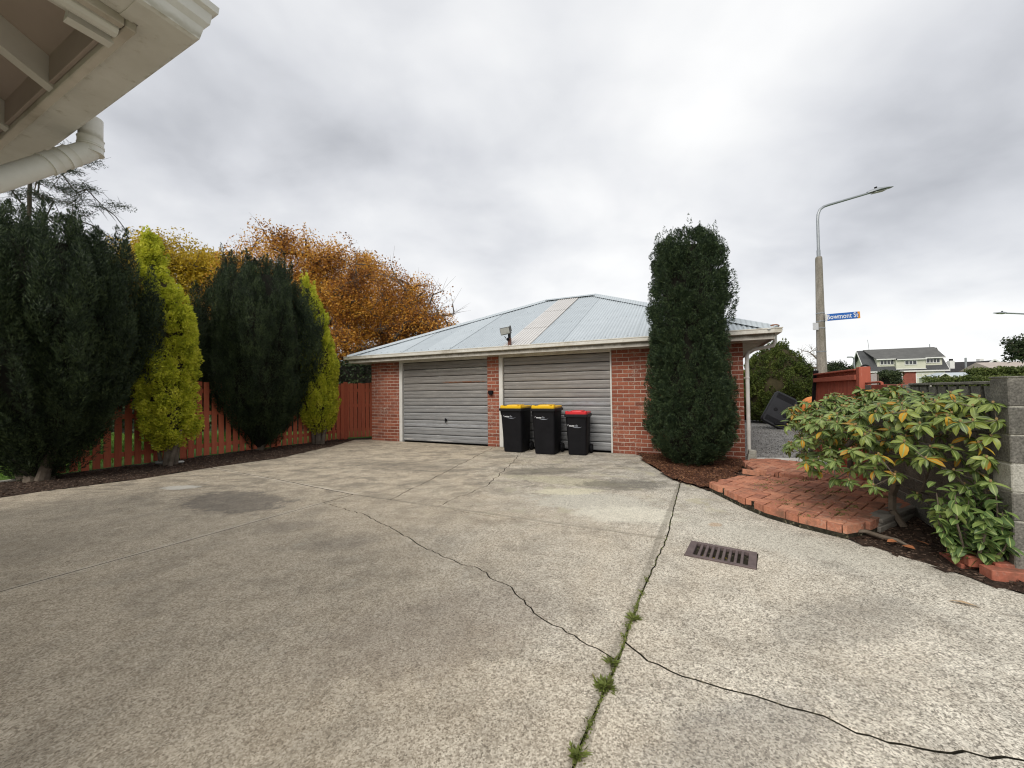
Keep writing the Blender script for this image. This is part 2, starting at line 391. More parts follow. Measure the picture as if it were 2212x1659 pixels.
M_YLID = simple('yellow_lid_plastic', (.76, .47, .012), (.70, .41, .01), 3, .4, spec=.4)
M_RLID = simple('red_lid_plastic', (.60, .030, .038), (.52, .025, .03), 3, .4, spec=.4)
def fence_mat(name, c, c2, grey, amt):
    m, nt, b = newmat(name); p = wpos(nt)
    r = nt.nodes.new('ShaderNodeObjectInfo').outputs['Random']
    f = noise_n(nt, scl(nt, p, (6, 6, .5)), 5, 6, .65)
    col = ramp(nt, mth(nt, 'ADD', mth(nt, 'MULTIPLY', f, .7), mth(nt, 'MULTIPLY', r, .35)), [(.25, c2), (.75, c)])
    e = sstep(nt, noise_n(nt, scl(nt, p, (14, 14, 1.2)), 3, 7, .7), .58, .72)
    col = mix(nt, mth(nt, 'MULTIPLY', e, amt), col, grey)
    lk(nt, col, b.inputs['Base Color']); b.inputs['Roughness'].default_value = .8; b.inputs['Specular IOR Level'].default_value = .25
    lk(nt, bump(nt, f, .3, .004), b.inputs['Normal']); return m
M_FENCE = fence_mat('red_fence_stain', (.54, .148, .078), (.38, .095, .052), (.52, .27, .19), .5)
M_GATE = fence_mat('faded_red_gate_stain', (.42, .115, .072), (.30, .078, .050), (.58, .32, .25), .6)
M_BLOCK = simple('concrete_block', (.20, .19, .165), (.105, .10, .088), 6, .95, bs=.5, objrand=.18, fine=.4, grime=(.085, .085, .068))
M_BLOCKP = simple('pale_block_render', (.42, .41, .36), (.28, .27, .23), 8, .95, bs=.4, fine=.3)
M_REDPAINT = simple('red_painted_block', (.32, .075, .045), (.22, .05, .035), 7, .85, bs=.3, grime=(.16, .10, .08))
def soil_mat(name, a, b_, c):
    m, nt, b = newmat(name); p = wpos(nt)
    f = noise_n(nt, p, 22, 8, .75); col = ramp(nt, f, [(.32, a), (.5, b_), (.7, c)])
    k = sepxyz(nt, voro(nt, p, 60, 'F1', 'Color'))[0]
    col = mix(nt, sstep(nt, k, .9, .96), col, tuple(min(1, x * 2.2) for x in c))
    lk(nt, col, b.inputs['Base Color']); b.inputs['Roughness'].default_value = .95; b.inputs['Specular IOR Level'].default_value = .15
    lk(nt, bump(nt, f, .9, .03), b.inputs['Normal']); return m
M_SOIL = soil_mat('bark_mulch', (.018, .012, .009), (.050, .033, .024), (.11, .078, .058))
M_NEEDLE = soil_mat('rusty_needle_litter', (.030, .015, .010), (.085, .038, .022), (.16, .080, .05))
M_DIRT = soil_mat('joint_dirt', (.015, .013, .009), (.038, .034, .024), (.075, .068, .045))
def gravel_mat():
    m, nt, b = newmat('grey_gravel'); p = wpos(nt)
    c = sepxyz(nt, voro(nt, p, 42, 'F1', 'Color'))[0]; n = noise_n(nt, p, 1.2, 5, .6)
    col = ramp(nt, mth(nt, 'ADD', mth(nt, 'MULTIPLY', c, .7), mth(nt, 'MULTIPLY', n, .4)), [(.15, (.07, .07, .068)), (.5, (.18, .178, .17)), (.95, (.36, .355, .34))])
    lk(nt, col, b.inputs['Base Color']); b.inputs['Roughness'].default_value = .95
    lk(nt, bump(nt, voro(nt, p, 42, 'F1', 'Distance'), .8, .02), b.inputs['Normal']); return m
M_GRAVEL = gravel_mat()
M_GRASS = simple('lawn_soil', (.11, .20, .03), (.065, .13, .02), 5, .95, bs=.5, fine=.4)
M_BLADE = leafmat('grass_blade', [(.2, (.07, .14, .02)), (.6, (.14, .26, .035)), (.95, (.24, .34, .07))], 1.5)
M_ASPH = simple('asphalt', (.06, .06, .062), (.042, .042, .044), 12, .9, bs=.3)
M_YEW = leafmat('yew_needles', [(.15, (.009, .016, .008)), (.5, (.024, .040, .017)), (.85, (.066, .092, .036))], 3.5, trans=.10)
M_YEWR = leafmat('green_yew_needles', [(.12, (.014, .026, .014)), (.5, (.034, .058, .026)), (.88, (.085, .120, .050))], 10, trans=.15)
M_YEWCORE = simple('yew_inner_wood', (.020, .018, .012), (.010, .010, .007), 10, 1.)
M_GOLD = leafmat('golden_conifer_sprays', [(.05, (.16, .19, .02)), (.32, (.46, .50, .04)), (.65, (.70, .70, .07)), (.98, (.80, .76, .14))], 5.0, trans=.4)
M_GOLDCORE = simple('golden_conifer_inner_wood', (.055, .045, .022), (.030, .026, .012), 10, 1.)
M_ORANGE = leafmat('orange_autumn_leaves', [(.08, (.10, .042, .016)), (.28, (.30, .13, .035)), (.52, (.58, .27, .045)), (.88, (.80, .50, .09))], .8, trans=.35)
M_ORANGE2 = leafmat('russet_autumn_leaves', [(.08, (.12, .05, .02)), (.33, (.29, .12, .035)), (.58, (.58, .26, .040)), (.9, (.80, .46, .08))], .9, trans=.35)
M_YELLOW = leafmat('yellow_autumn_leaves', [(.1, (.22, .17, .02)), (.5, (.52, .36, .03)), (.9, (.70, .52, .06))], .8, trans=.35)
M_THUJA = leafmat('thuja_sprays', [(.1, (.030, .045, .012)), (.5, (.075, .105, .022)), (.9, (.14, .17, .035))], 1.6, trans=.2)
M_DKLEAF = leafmat('dark_ivy_leaves', [(.1, (.012, .020, .010)), (.5, (.028, .045, .018)), (.9, (.06, .08, .03))], 1.6, trans=.15)
M_HEDGE = leafmat('hedge_leaves', [(.1, (.04, .06, .015)), (.5, (.09, .12, .03)), (.9, (.16, .18, .05))], .8, trans=.2)
M_CEDAR = leafmat('cedar_needles', [(.1, (.020, .030, .018)), (.5, (.040, .055, .032)), (.9, (.07, .085, .05))], .8, trans=.15)
M_BARK = simple('bark', (.105, .085, .065), (.050, .040, .031), 9, .95, bs=.6, bd=.02)
M_BARKG = simple('grey_bark', (.19, .155, .12), (.10, .08, .06), 12, .95, bs=.6, bd=.01)
M_WOODG = simple('weathered_timber', (.27, .25, .22), (.12, .11, .095), 7, .95, bs=.6, stretch=(1, 1, 5))

# ------------------------------------------------------------------ ground
def inset(poly, g):
    n = len(poly); A = sum(poly[i][0] * poly[(i + 1) % n][1] - poly[(i + 1) % n][0] * poly[i][1] for i in range(n))
    sgn = 1 if A > 0 else -1; out = []
    for i in range(n):
        a = Vector(poly[i - 1]); b = Vector(poly[i]); c = Vector(poly[(i + 1) % n])
        d1 = (b - a).normalized(); d2 = (c - b).normalized()
        n1 = Vector((-d1.y, d1.x)) * sgn; n2 = Vector((-d2.y, d2.x)) * sgn
        m = n1 + n2
        if m.length < .3: m = n1
        m = m.normalized(); k = g / max(.45, m.dot(n1)); out.append(tuple(b + m * k))
    return out
def slab(name, poly, gap, parent, hole=None, z=0.0, th=.1):
    p1 = inset(poly, gap); p2 = inset(poly, gap + .005)
    mb = MB(); n = len(p1)
    vs = [(x, y, z - th) for x, y in p1] + [(x, y, z - .004) for x, y in p1] + [(x, y, z) for x, y in p2]
    fs = []
    for i in range(n):
        j = (i + 1) % n
        fs += [(i, j, n + j, n + i), (n + i, n + j, 2 * n + j, 2 * n + i)]
    loops = [[Vector((x, y, 0)) for x, y in p2]]
    if hole:
        h = len(hole); vs += [(x, y, z) for x, y in hole] + [(x, y, z - th) for x, y in hole]
        loops.append([Vector((x, y, 0)) for x, y in hole][::-1] if False else [Vector((x, y, 0)) for x, y in hole])
        for i in range(h): fs.append((3 * n + i, 3 * n + (i + 1) % h, 3 * n + h + (i + 1) % h, 3 * n + h + i))
    for t in geometry.tessellate_polygon(loops): fs.append(tuple(2 * n + k for k in t))
    mb.add(vs, fs)
    me = bpy.data.meshes.new(name); me.from_pydata(mb.v, [], mb.f); me.materials.append(M_CONC); me.materials.append(M_DIRT)
    for f_ in me.polygons:
        if min(me.vertices[k].co.z for k in f_.vertices) < z - .05: f_.material_index = 1
    bm = bmesh.new(); bm.from_mesh(me); bmesh.ops.recalc_face_normals(bm, faces=bm.faces)
    top = [f for f in bm.faces if all(abs(v.co.z - z) < 1e-6 for v in f.verts)]
    for f in top:
        if f.normal.z < 0: f.normal_flip()
    bm.to_mesh(me); bm.free()
    return link(name, me, parent)
def jag(pts, amp, step=.07, seed=0):
    r = random.Random(seed); out = [pts[0]]
    for a, b in zip(pts, pts[1:]):
        a = Vector(a); b = Vector(b); L = (b - a).length; k = max(1, int(L / step)); nrm = Vector((-(b - a).y, (b - a).x)).normalized()
        for i in range(1, k + 1):
            p = a.lerp(b, i / k)
            if i < k: p = p + nrm * r.uniform(-amp, amp)
            out.append((p.x, p.y))
    return out

gr = MB()
N_ = 40
gr.add([(-900, -900, -.14), (900, -900, -.14), (900, 900, -.14), (-900, 900, -.14)], [(0, 1, 2, 3)])
structure('ground', gr, M_GRASS)
dirt = MB(); dirt.box((-9, -5, -.12), (6, 12.5, -.022)); structure('driveway_bed', dirt, M_DIRT)

JX = (-2.14, 5.24)
J1 = jag([(-6.9, -3.0), (-3.59, 2.74), (-3.06, 3.62), (-2.36, 4.86)], .004, .3, 1)
J1b = jag([(-2.36, 4.86), JX], .003, .3, 2)
J2a = jag([(-5.66, 7.31), (-3.76, 6.24), (-2.94, 5.72), JX], .006, .2, 3)
J2b = jag([JX, (-1.56, 4.96)], .005, .2, 4)
J2c = jag([(-1.56, 4.96), (-.93, 4.62)], .005, .2, 5)
J2d = jag([(-.93, 4.62), (-.15, 4.21), (.83, 3.74), (1.38, 3.55)], .008, .12, 6)
JRa = jag([(2.46, 5.74), (1.38, 3.55)], .006, .12, 7)
JRb = jag([(1.38, 3.55), (.83, 2.59), (.59, 2.12)], .008, .08, 8)
JRc = jag([(.59, 2.12), (.51, 1.97)], .006, .08, 9)
JRd = jag([(.51, 1.97), (.30, 1.61), (.20, 1.42), (-.9, -.7), (-2.1, -3.0)], .006, .1, 10)
C1 = jag([(-2.36, 4.86), (-1.65, 4.36), (-1.2, 3.9), (-.88, 3.53), (-.57, 3.22), (-.45, 3.12), (-.27, 3.01), (-.14, 2.82), (-.02, 2.72), (.07, 2.5), (.18, 2.32), (.27, 2.25), (.35, 2.14), (.43, 2.07), (.51, 1.97)], .013, .045, 11)
C2 = jag([(.59, 2.12), (.66, 1.97), (.84, 1.84), (1.0, 1.76), (1.15, 1.68), (1.27, 1.63), (1.33, 1.55), (1.46, 1.5), (1.55, 1.47), (1.66, 1.47), (1.72, 1.44), (1.83, 1.43), (2.2, 1.38), (3.0, 1.2), (4.1, .9)], .013, .045, 12)
J3 = jag([(-1.56, 4.96), (-.9, 7.7), (-.42, 9.62)], .02, .15, 13)
J3b = jag([(-.93, 4.62), (-.39, 5.61), (.02, 7.6), (.10, 8.3), (.50, 9.2)], .03, .12, 14)
edge_l = [(-4.06, 11.42), (-4.62, 11.4), (-4.64, 11.1), (-4.67, 10.14), (-4.98, 8.27), (-5.66, 7.31)]
edge_ll = [(-5.66, 7.31), (-6.1, 6.37), (-6.76, 5.66), (-6.96, 5.3), (-7.6, 4.4), (-8.8, 2.4), (-9.0, -3.0)]
wl = lambda s, o: (-4.10 + .9068 * s - .4216 * o, 11.35 - .4216 * s - .9068 * o)
edge_r = [(2.46, 5.74), (2.63, 5.15), (2.78, 4.65), (2.94, 4.21), (3.03, 3.75), (3.06, 3.5), (3.05, 3.3), (3.10, 3.11), (3.16, 3.0), (3.22, 2.75), (3.30, 2.53), (3.5, 2.0), (4.1, .9)]
def chain(*ls):
    out = []
    for l in ls:
        for p in l:
            if not out or (Vector(p) - Vector(out[-1])).length > 1e-4: out.append(p)
    if (Vector(out[0]) - Vector(out[-1])).length < 1e-4: out.pop()
    return out
rv = lambda l: list(reversed(l))
drive = tag(link('driveway', None), kind='structure')
slab('concrete_slab', chain(J1, J1b, rv(J2a), edge_ll), .015, drive)
slab('concrete_slab', chain(J1, C1, JRd), .0042, drive)
slab('concrete_slab', chain(C1, rv(JRc), rv(JRb), rv(J2d), rv(J2c), rv(J2b), rv(J1b)), .0042, drive)
slab('concrete_slab', chain(J2a, J2b, J3, [wl(3.98, .02), wl(0, .02)], edge_l), .006, drive)
slab('concrete_slab', chain(J2c, J3b, [wl(4.9, .02), wl(3.98, .02)], rv(J3)), .004, drive)
slab('concrete_slab', chain(J2d, rv(JRa), [(2.44, 6.4), (2.46, 7.0), (2.52, 7.5), (2.66, 7.92), wl(7.35, .02), wl(4.9, .02)], rv(J3b)), .005, drive)
GC = [(1.575, 3.475), (1.99, 3.205), (1.80, 2.925), (1.385, 3.19)]
gcen = Vector((sum(p[0] for p in GC) / 4, sum(p[1] for p in GC) / 4))
gho = [tuple(gcen + (Vector(p) - gcen) * 1.02) for p in GC]
slab('concrete_slab', chain(C2, rv(edge_r), JRa, JRb), .0055, drive, hole=gho)
slab('concrete_slab', chain(C2, [(4.1, -3.0), (-2.1, -3.0)], rv(JRd), rv(JRc)), .0055, drive)

# planting beds (bumpy sheets)
def bed(name, poly, z, mat, amp=.03, step=.09, nchips=0, chipmat=None, chipname='mulch_chips', chipsize=.03):
    xs = [p[0] for p in poly]; ys = [p[1] for p in poly]
    P2 = [Vector(p) for p in poly]
    def inside(x, y):
        c = False; n = len(poly)
        for i in range(n):
            x1, y1 = poly[i]; x2, y2 = poly[i - 1]
            if (y1 > y) != (y2 > y) and x < (x2 - x1) * (y - y1) / (y2 - y1) + x1: c = not c
        return c
    def h(x, y): return z + amp * (mnoise.noise(Vector((x * 3.3, y * 3.3, 2))) + .5 * mnoise.noise(Vector((x * 11, y * 11, 5))))
    mb = MB(); nx = int((max(xs) - min(xs)) / step) + 2; ny = int((max(ys) - min(ys)) / step) + 2
    idx = {}
    def vid(i, j):
        if (i, j) not in idx:
            x = min(xs) + i * step; y = min(ys) + j * step; idx[i, j] = len(mb.v); mb.v.append((x, y, h(x, y)))
        return idx[i, j]
    for i in range(nx):
        for j in range(ny):
            if inside(min(xs) + (i + .5) * step, min(ys) + (j + .5) * step):
                mb.f.append((vid(i, j), vid(i + 1, j), vid(i + 1, j + 1), vid(i, j + 1))); mb.mi.append(0)
    o = structure(name, mb, mat, True)
    if nchips:
        P = []
        while len(P) < nchips:
            x = random.uniform(min(xs), max(xs)); y = random.uniform(min(ys), max(ys))
            if inside(x, y): P.append((x, y, h(x, y) + .006))
        P = np.array(P); D = rng.normal(0, 1, P.shape); D[:, 2] *= .25
        V = leaves(P, D, chipsize, chipsize * .5, .1, .3)
        c = link(chipname, quads_mesh(chipname, V, chipmat)); tag(c, kind='stuff')
    return o
M_CHIP = leafmat('bark_chip', [(.1, (.022, .013, .009)), (.5, (.075, .043, .028)), (.85, (.16, .11, .08)), (.98, (.34, .30, .25))], 3, trans=0, rough=.9)
M_RCHIP = leafmat('dead_needle', [(.1, (.05, .022, .012)), (.5, (.14, .060, .030)), (.9, (.28, .15, .08))], 3, trans=0, rough=.9)
bed('garden_bed', [(-9.2, 3.4), (-8.8, 2.4), (-7.6, 4.4), (-6.96, 5.3), (-6.72, 5.66), (-6.06, 6.4), (-5.62, 7.34), (-4.94, 8.28), (-4.63, 10.1), (-4.6, 11.3), (-5.0, 11.75), (-5.4, 11.4), (-7.9, 7.0), (-8.3, 6.3), (-10.2, 3.2)], .0, M_SOIL, .03, .09, 3800, M_CHIP)
bed('soil_bed', [(3.0, 3.5), (3.0, 3.3), (3.07, 3.1), (3.13, 3.0), (3.19, 2.74), (3.27, 2.52), (3.5, 2.6), (5.4, 6.2), (4.9, 7.0), (4.2, 7.3), (2.4, 6.1), (2.40, 5.74), (2.6, 5.15), (2.76, 4.62), (2.9, 4.2)], .005, M_SOIL, .03, .08, 4200, M_CHIP, 'leaf_litter', .028)
bed('needle_litter', [(2.36, 5.9), (2.40, 6.3), (2.42, 7.0), (2.48, 7.5), (2.62, 7.9), wl(7.4, .03), wl(9.3, .03), (3.9, 6.6), (3.1, 5.6), (2.6, 5.2), (2.42, 5.7)], .035, M_NEEDLE, .03, .08, 3500, M_RCHIP, 'fallen_needles', .03)
g = MB(); g.add([(4.4, 7.42, -.006), (5.3, 6.3, -.006), (6.1, 7.4, -.006), (16, 12, -.006), (16, 22, -.006), (5.0, 22, -.006)], [(0, 1, 2, 3, 4, 5)])
structure('gravel_yard', g, M_GRAVEL)
P = np.column_stack([rng.uniform(4.4, 9.5, 9000), rng.uniform(6.6, 14, 9000), np.full(9000, .0)])
P = P[(P[:, 0] > 4.35 + (P[:, 1] - 7.4) * .465) & (P[:, 1] > 7.42 - (P[:, 0] - 4.4) * 1.2)]
tag(link('gravel', quads_mesh('gravel', leaves(P, np.random.default_rng(3).normal(0, 1, P.shape) * np.array([1, 1, .3]), .028, .022, .1, .35),
    leafmat('gravel_stone', [(.1, (.06, .06, .06)), (.5, (.17, .17, .16)), (.9, (.36, .35, .33))], 3, trans=0, rough=.9))), kind='stuff')
lawn = MB(); lawn.add([(-60, 2, -.02), (-8.6, 2, -.02), (-8.05, 6.4, -.02), (-5.1, 11.9, -.02), (-3.9, 12.3, -.02), (3, 28, -.02), (3, 60, -.02), (-60, 60, -.02)], [tuple(range(8))])
structure('lawn', lawn, M_GRASS)
P = np.column_stack([rng.uniform(-17, -8.2, 26000), rng.uniform(5.5, 14, 26000), np.full(26000, .01)])
P = P[P[:, 0] < -8.35 + np.clip((P[:, 1] - 6.4) * .54, -1, 9) - .15]
P = P[P[:, 0] > -1.35 * P[:, 1] - 2]
V = leaves(P, np.tile([0, 0, 1.], (len(P), 1)), .09, .018, .45, .1)
tag(link('grass', quads_mesh('grass', V, M_BLADE)), kind='stuff')
kb = MB(); kb.T = Matrix.Translation((-8.02, 6.45, 0)) @ Matrix.Rotation(rad(-124), 4, 'Z'); kb.box((0, -.05, -.05), (4.5, .06, .03)); structure('kerb', kb, M_BLOCKP)
rd = MB()
rd.T = Matrix.Translation((3.6, 2.9, 0)) @ Matrix.Rotation(rad(-24.93), 4, 'Z')
rd.box((4.2, -60, -.13), (12.5, 70, -.06)); structure('road', rd, M_ASPH)
fp = MB(); fp.T = rd.T; fp.box((2.2, -60, -.13), (4.08, 3.8, .03)); fp.box((4.08, -60, -.13), (4.2, 3.8, .055)); structure('footpath', fp, M_BLOCKP)
bd = MB(); bd.T = Matrix.Translation((4.42, 7.36, 0)) @ Matrix.Rotation(rad(-8), 4, 'Z'); bd.box((.05, -.03, -.03), (1.5, .02, .05)); structure('edging_strip', bd, M_WHITE)

# ------------------------------------------------------------------ garage (local x along the front, local y into the garage)
GA = rad(-24.93)
garage = thing('garage', 'low red brick double garage with two grey metal doors and corrugated iron hip roof', 'garage', (-4.10, 11.35, 0), GA)
GM = Matrix.Translation((-4.10, 11.35, 0)) @ Matrix.Rotation(GA, 4, 'Z')
WTOP = 2.30; GL = 9.38; GD = 8.0
BL, BH, CH = .230, .0735, .0865
wall = MB()
for a, b in ((0.004, 1.02), (3.84, 4.16), (6.91, GL - .004)):
    wall.box((a, .004, -.05), (b, .23, WTOP))
wall.box((.006, .2301, -.05), (.23, GD, WTOP)); wall.box((GL - .23, .2301, -.05), (GL - .006, GD, WTOP)); wall.box((.2301, GD - .23, -.05), (GL - .2301, GD - .006, WTOP))
wallo = part('brick_wall', wall, M_MORTAR, garage)
bm_full = MB(); bm_full.bbox((0, 0, 0), (BL, .10, BH), .003); ME_B = bm_full.mesh('brick', M_BRICK)
def hb(l):
    m = MB(); m.bbox((0, 0, 0), (l, .10, BH), .003); return m.mesh('brick', M_BRICK)
HB = {}
rest = MB(); nb = 0
def lay(a, b, singles=lambda x0, x1: True):
    global nb
    for c in range(27):
        z = .004 + c * CH - .02; x = a; off = (c % 2) * .12
        if z + BH > WTOP: break
        first = True
        while x < b - .03:
            l = BL if not (first and off) else .11
            if x + l > b: l = b - x
            first = False
            if b - (x + l) < .03: l = b - x
            if l > .02:
                if singles(x, x + l):
                    key = round(l, 2)
                    if abs(l - BL) < .004: me = ME_B
                    else:
                        if key not in HB: HB[key] = hb(l)
                        me = HB[key]
                    link('brick', me, wallo, (x, random.uniform(-.003, .002), z + random.uniform(-.001, .001)), (0, random.uniform(-.003, .003), random.uniform(-.004, .004)))
                    nb += 1
                else: rest.box((x, 0, z), (x + l, .1, z + BH))
            x += l + .010
lay(0, 1.02); lay(3.84, 4.16); lay(6.91, GL, lambda x0, x1: x0 < 7.9)
for c in range(26):
    z = .004 + c * CH - .02
    for side in (0, 1):
        y = .105 + (c % 2) * .12
        while y < GD - .2:
            x0 = GL - .1 if side else 0.0
            rest.box((x0, y, z), (x0 + .1, y + BL, z + BH)); y += BL + .01
part('brickwork', rest, M_BRICK, wallo, stuff=True)
inner = MB(); inner.box((.24, .5, -.04), (GL - .24, .52, WTOP)); part('inner_wall', inner, M_BLACKP, garage)

def doormat():
    m, nt, b = newmat('weathered_door_steel'); p = ocoord(nt); s = sepxyz(nt, p)
    n = noise_n(nt, scl(nt, p, (.7, 1, 5)), 3, 8, .7, .3); st = noise_n(nt, scl(nt, p, (.6, 1, 22)), 3, 6, .7)
    col = ramp(nt, mth(nt, 'ADD', mth(nt, 'MULTIPLY', n, .6), mth(nt, 'MULTIPLY', st, .4)), [(.32, (.15, .145, .14)), (.5, (.27, .265, .255)), (.66, (.46, .46, .45))])
    top = sstep(nt, mth(nt, 'ADD', s[2], mth(nt, 'MULTIPLY', n, 1.2)), 1.1, 2.4)
    col = mix(nt, mth(nt, 'MULTIPLY', top, .8), mix(nt, .4, col, (.27, .29, .32)), mix(nt, .5, col, (.24, .20, .165)))
    r = sstep(nt, noise_n(nt, scl(nt, p, (1.2, 1, 16)), 2.2, 6, .7), .68, .74)
    col = mix(nt, mth(nt, 'MULTIPLY', r, .6), col, (.25, .10, .04))
    wht = sstep(nt, noise_n(nt, scl(nt, vmath(nt, 'ADD', p, (4, 0, 2)), (1.5, 1, 9)), 2.6, 8, .75), .62, .68)
    col = mix(nt, mth(nt, 'MULTIPLY', wht, .55), col, (.55, .54, .52))
    def mark(x0, x1, z0, z1, c_, amt, sc=(3, 1, 30)):
        nonlocal col
        k = noise_n(nt, scl(nt, p, sc), 3, 6, .7)
        mx_ = mth(nt, 'MULTIPLY', sstep(nt, s[0], x0 - .15, x0 + .1), mth(nt, 'SUBTRACT', 1., sstep(nt, s[0], x1 - .1, x1 + .1)))
        mz_ = mth(nt, 'MULTIPLY', sstep(nt, s[2], z0 - .004, z0 + .004), mth(nt, 'SUBTRACT', 1., sstep(nt, s[2], z1 - .004, z1 + .004)))
        col = mix(nt, mth(nt, 'MULTIPLY', mth(nt, 'MULTIPLY', mx_, mz_), mth(nt, 'MULTIPLY', sstep(nt, k, .38, .55), amt)), col, c_)
    mark(2.5, 3.75, 1.595, 1.635, (.30, .10, .03), .9)
    mark(1.9, 3.8, 1.945, 1.985, (.62, .60, .54), .8)
    mark(2.0, 2.7, .045, .075, (.75, .74, .72), .9); mark(1.15, 1.45, .06, .09, (.75, .74, .72), .8)
    mark(4.3, 6.8, 1.02, 1.12, (.40, .42, .45), .6, (2, 1, 14)); mark(1.2, 3.8, .42, .52, (.42, .44, .47), .6, (2, 1, 14))
    lk(nt, col, b.inputs['Base Color']); b.inputs['Metallic'].default_value = .35; b.inputs['Roughness'].default_value = .55
    lk(nt, bump(nt, st, .15, .004), b.inputs['Normal']); return m
M_DOOR = doormat()
def garage_door(x0, x1, label):
    d = MB(); d.box((x0, .098, 0.01), (x1, .11, 2.19)); do = part('garage_door', d, M_BLACKP, garage, label=label)
    n = 11; h = 2.165 / n
    prof = [(0, .034), (.006, .030), (.012, .006), (.040, .0), (.085, .0), (.092, .008), (.104, .008), (.111, -.003), (.165, -.003), (.178, .002), (h - .012, .003), (h - .008, .034)]
    for i in range(n):
        mb = MB(); z0 = .022 + i * h
        dent = random.uniform(-.004, .004)
        vs = []; K = 8
        for k in range(K + 1):
            x = x0 + .004 + (x1 - x0 - .008) * k / K; dy = dent * math.sin(math.pi * k / K) + random.uniform(-.0015, .0015)
            for (pz, py) in prof: vs.append((x, .062 + py + dy, z0 + pz))
        m = len(prof)
        mb.add(vs, [(k * m + j, (k + 1) * m + j, (k + 1) * m + j + 1, k * m + j + 1) for k in range(K) for j in range(m - 1)])
        part('door_panel', mb, M_DOOR, do)
    return do
d1 = garage_door(1.13, 3.83, 'narrower grey ribbed tilting door with a small black handle')
d2 = garage_door(4.27, 6.87, 'grey ribbed tilting door behind the bins')
h = MB(); h.T = Matrix.Translation((2.56, .055, .62)); h.tube([(0, .02, 0), (0, -.035, 0)], .028, 12); h.bbox((-.012, -.055, -.07), (.012, -.033, .05), .004); part('handle', h, M_BLACKP, d1, True)
for (a, b) in ((1.024, 1.126), (4.164, 4.266), (6.874, 6.907)):
    f = MB(); f.bbox((a, .0, -.02), (b, .12, 2.192), .004); part('door_frame', f, M_WHITE, garage)
for (a, b) in ((1.024, 3.836), (4.164, 6.907)):
    f = MB(); f.bbox((a, .002, 2.194), (b, .12, 2.262), .004); part('lintel', f, M_CREAM, garage)
sn = MB(); sn.bbox((3.89, -.07, 1.30), (4.01, -.003, 1.385), .006); sn.bbox((3.915, -.075, 1.275), (3.985, -.02, 1.30), .006)
part('lock_box', sn, M_BLACKP, garage, label='small black box fixed to the brick pier between the doors')

# eaves: soffit, fascia, gutter
OH = .40; SL = .43
ez = 2.262
s = MB()
s.box((-SL, -OH, ez), (GL + SL, .12, ez + .012)); s.box((-SL, .1201, ez), (.24, GD, ez + .012)); s.box((GL - .24, .1201, ez), (GL + SL, GD, ez + .012)); s.box((.2401, GD - .24, ez), (GL - .2401, GD + .4, ez + .012))
part('soffit', s, M_FASCIA, garage)
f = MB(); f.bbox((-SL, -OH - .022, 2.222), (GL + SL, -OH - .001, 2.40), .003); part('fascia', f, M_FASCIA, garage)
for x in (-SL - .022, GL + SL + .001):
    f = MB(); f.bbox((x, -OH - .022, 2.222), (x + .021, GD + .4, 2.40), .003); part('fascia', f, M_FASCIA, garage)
def gutter_profile():
    # (outward, z) closed loop
    return [(.0, .0), (.080, .0), (.090, .006), (.093, .068), (.102, .074), (.102, .090), (.094, .092), (.088, .080), (.084, .015), (.008, .012), (.006, .075), (.0, .075)]
def gutter(mb, path, z0, prof, side=1):
    """path: list of 2D points, outward normal on the right of travel; mitred"""
    pts = [Vector(p) for p in path]; rr = []
    for i, p in enumerate(pts):
        d1 = (pts[i] - pts[i - 1]).normalized() if i else None; d2 = (pts[i + 1] - pts[i]).normalized() if i < len(pts) - 1 else None
        ns = [Vector((d.y, -d.x)) * side for d in (d1, d2) if d is not None]
        m = sum(ns, Vector((0, 0))); m = m / len(ns); m = m / m.length_squared
        rr.append([(p.x + m.x * o, p.y + m.y * o, z0 + z) for o, z in prof])
    mb.rings(rr)
gm = MB(); x0, x1, y0 = -SL - .023, GL + SL + .023, -OH - .024
gutter(gm, [(x0, GD), (x0, y0), (x1, y0), (x1, GD)], 2.318, gutter_profile(), 1)
gt = part('gutter', gm, M_CREAM, garage)
for x in (4.50,):
    m = MB(); gutter(m, [(x - .035, y0 - .001), (x + .035, y0 - .001)], 2.314, [(o * 1.05, z * 1.06) for o, z in gutter_profile()]); part('bracket', m, M_CREAM, gt)
# downpipe at the far corner of the front
dp = MB()
px, py = GL + .07, .06
dp.tube([(GL + SL + .07, -.10, 2.33), (GL + SL + .07, -.10, 2.20), (GL + SL + .05, -.08, 2.135), (GL + .2, .0, 2.09), (px + .03, py, 2.05), (px, py, 1.97), (px, py, .10)], .034, 14)
for z in (1.55, .55, .12): dp.tube([(px, py, z), (px, py, z + .025)], .040, 14)
dpo = part('downpipe', dp, M_WHITE, garage, True)
m = MB(); m.box((px - .06, py - .01, 1.55), (px, py + .01, 1.565)); part('pipe_clip', m, M_WHITE, dpo)
m = MB(); m.T = Matrix.Translation((px + .02, py - .10, 0)) @ Matrix.Rotation(.12, 4, 'Y'); m.bbox((-.07, -.07, -.04), (.07, .08, .115), .008); m.bbox((-.062, -.06, .115), (.062, .07, .20), .008)
part('gully_block', m, M_BLOCKP, garage, label='whitish block under the downpipe')

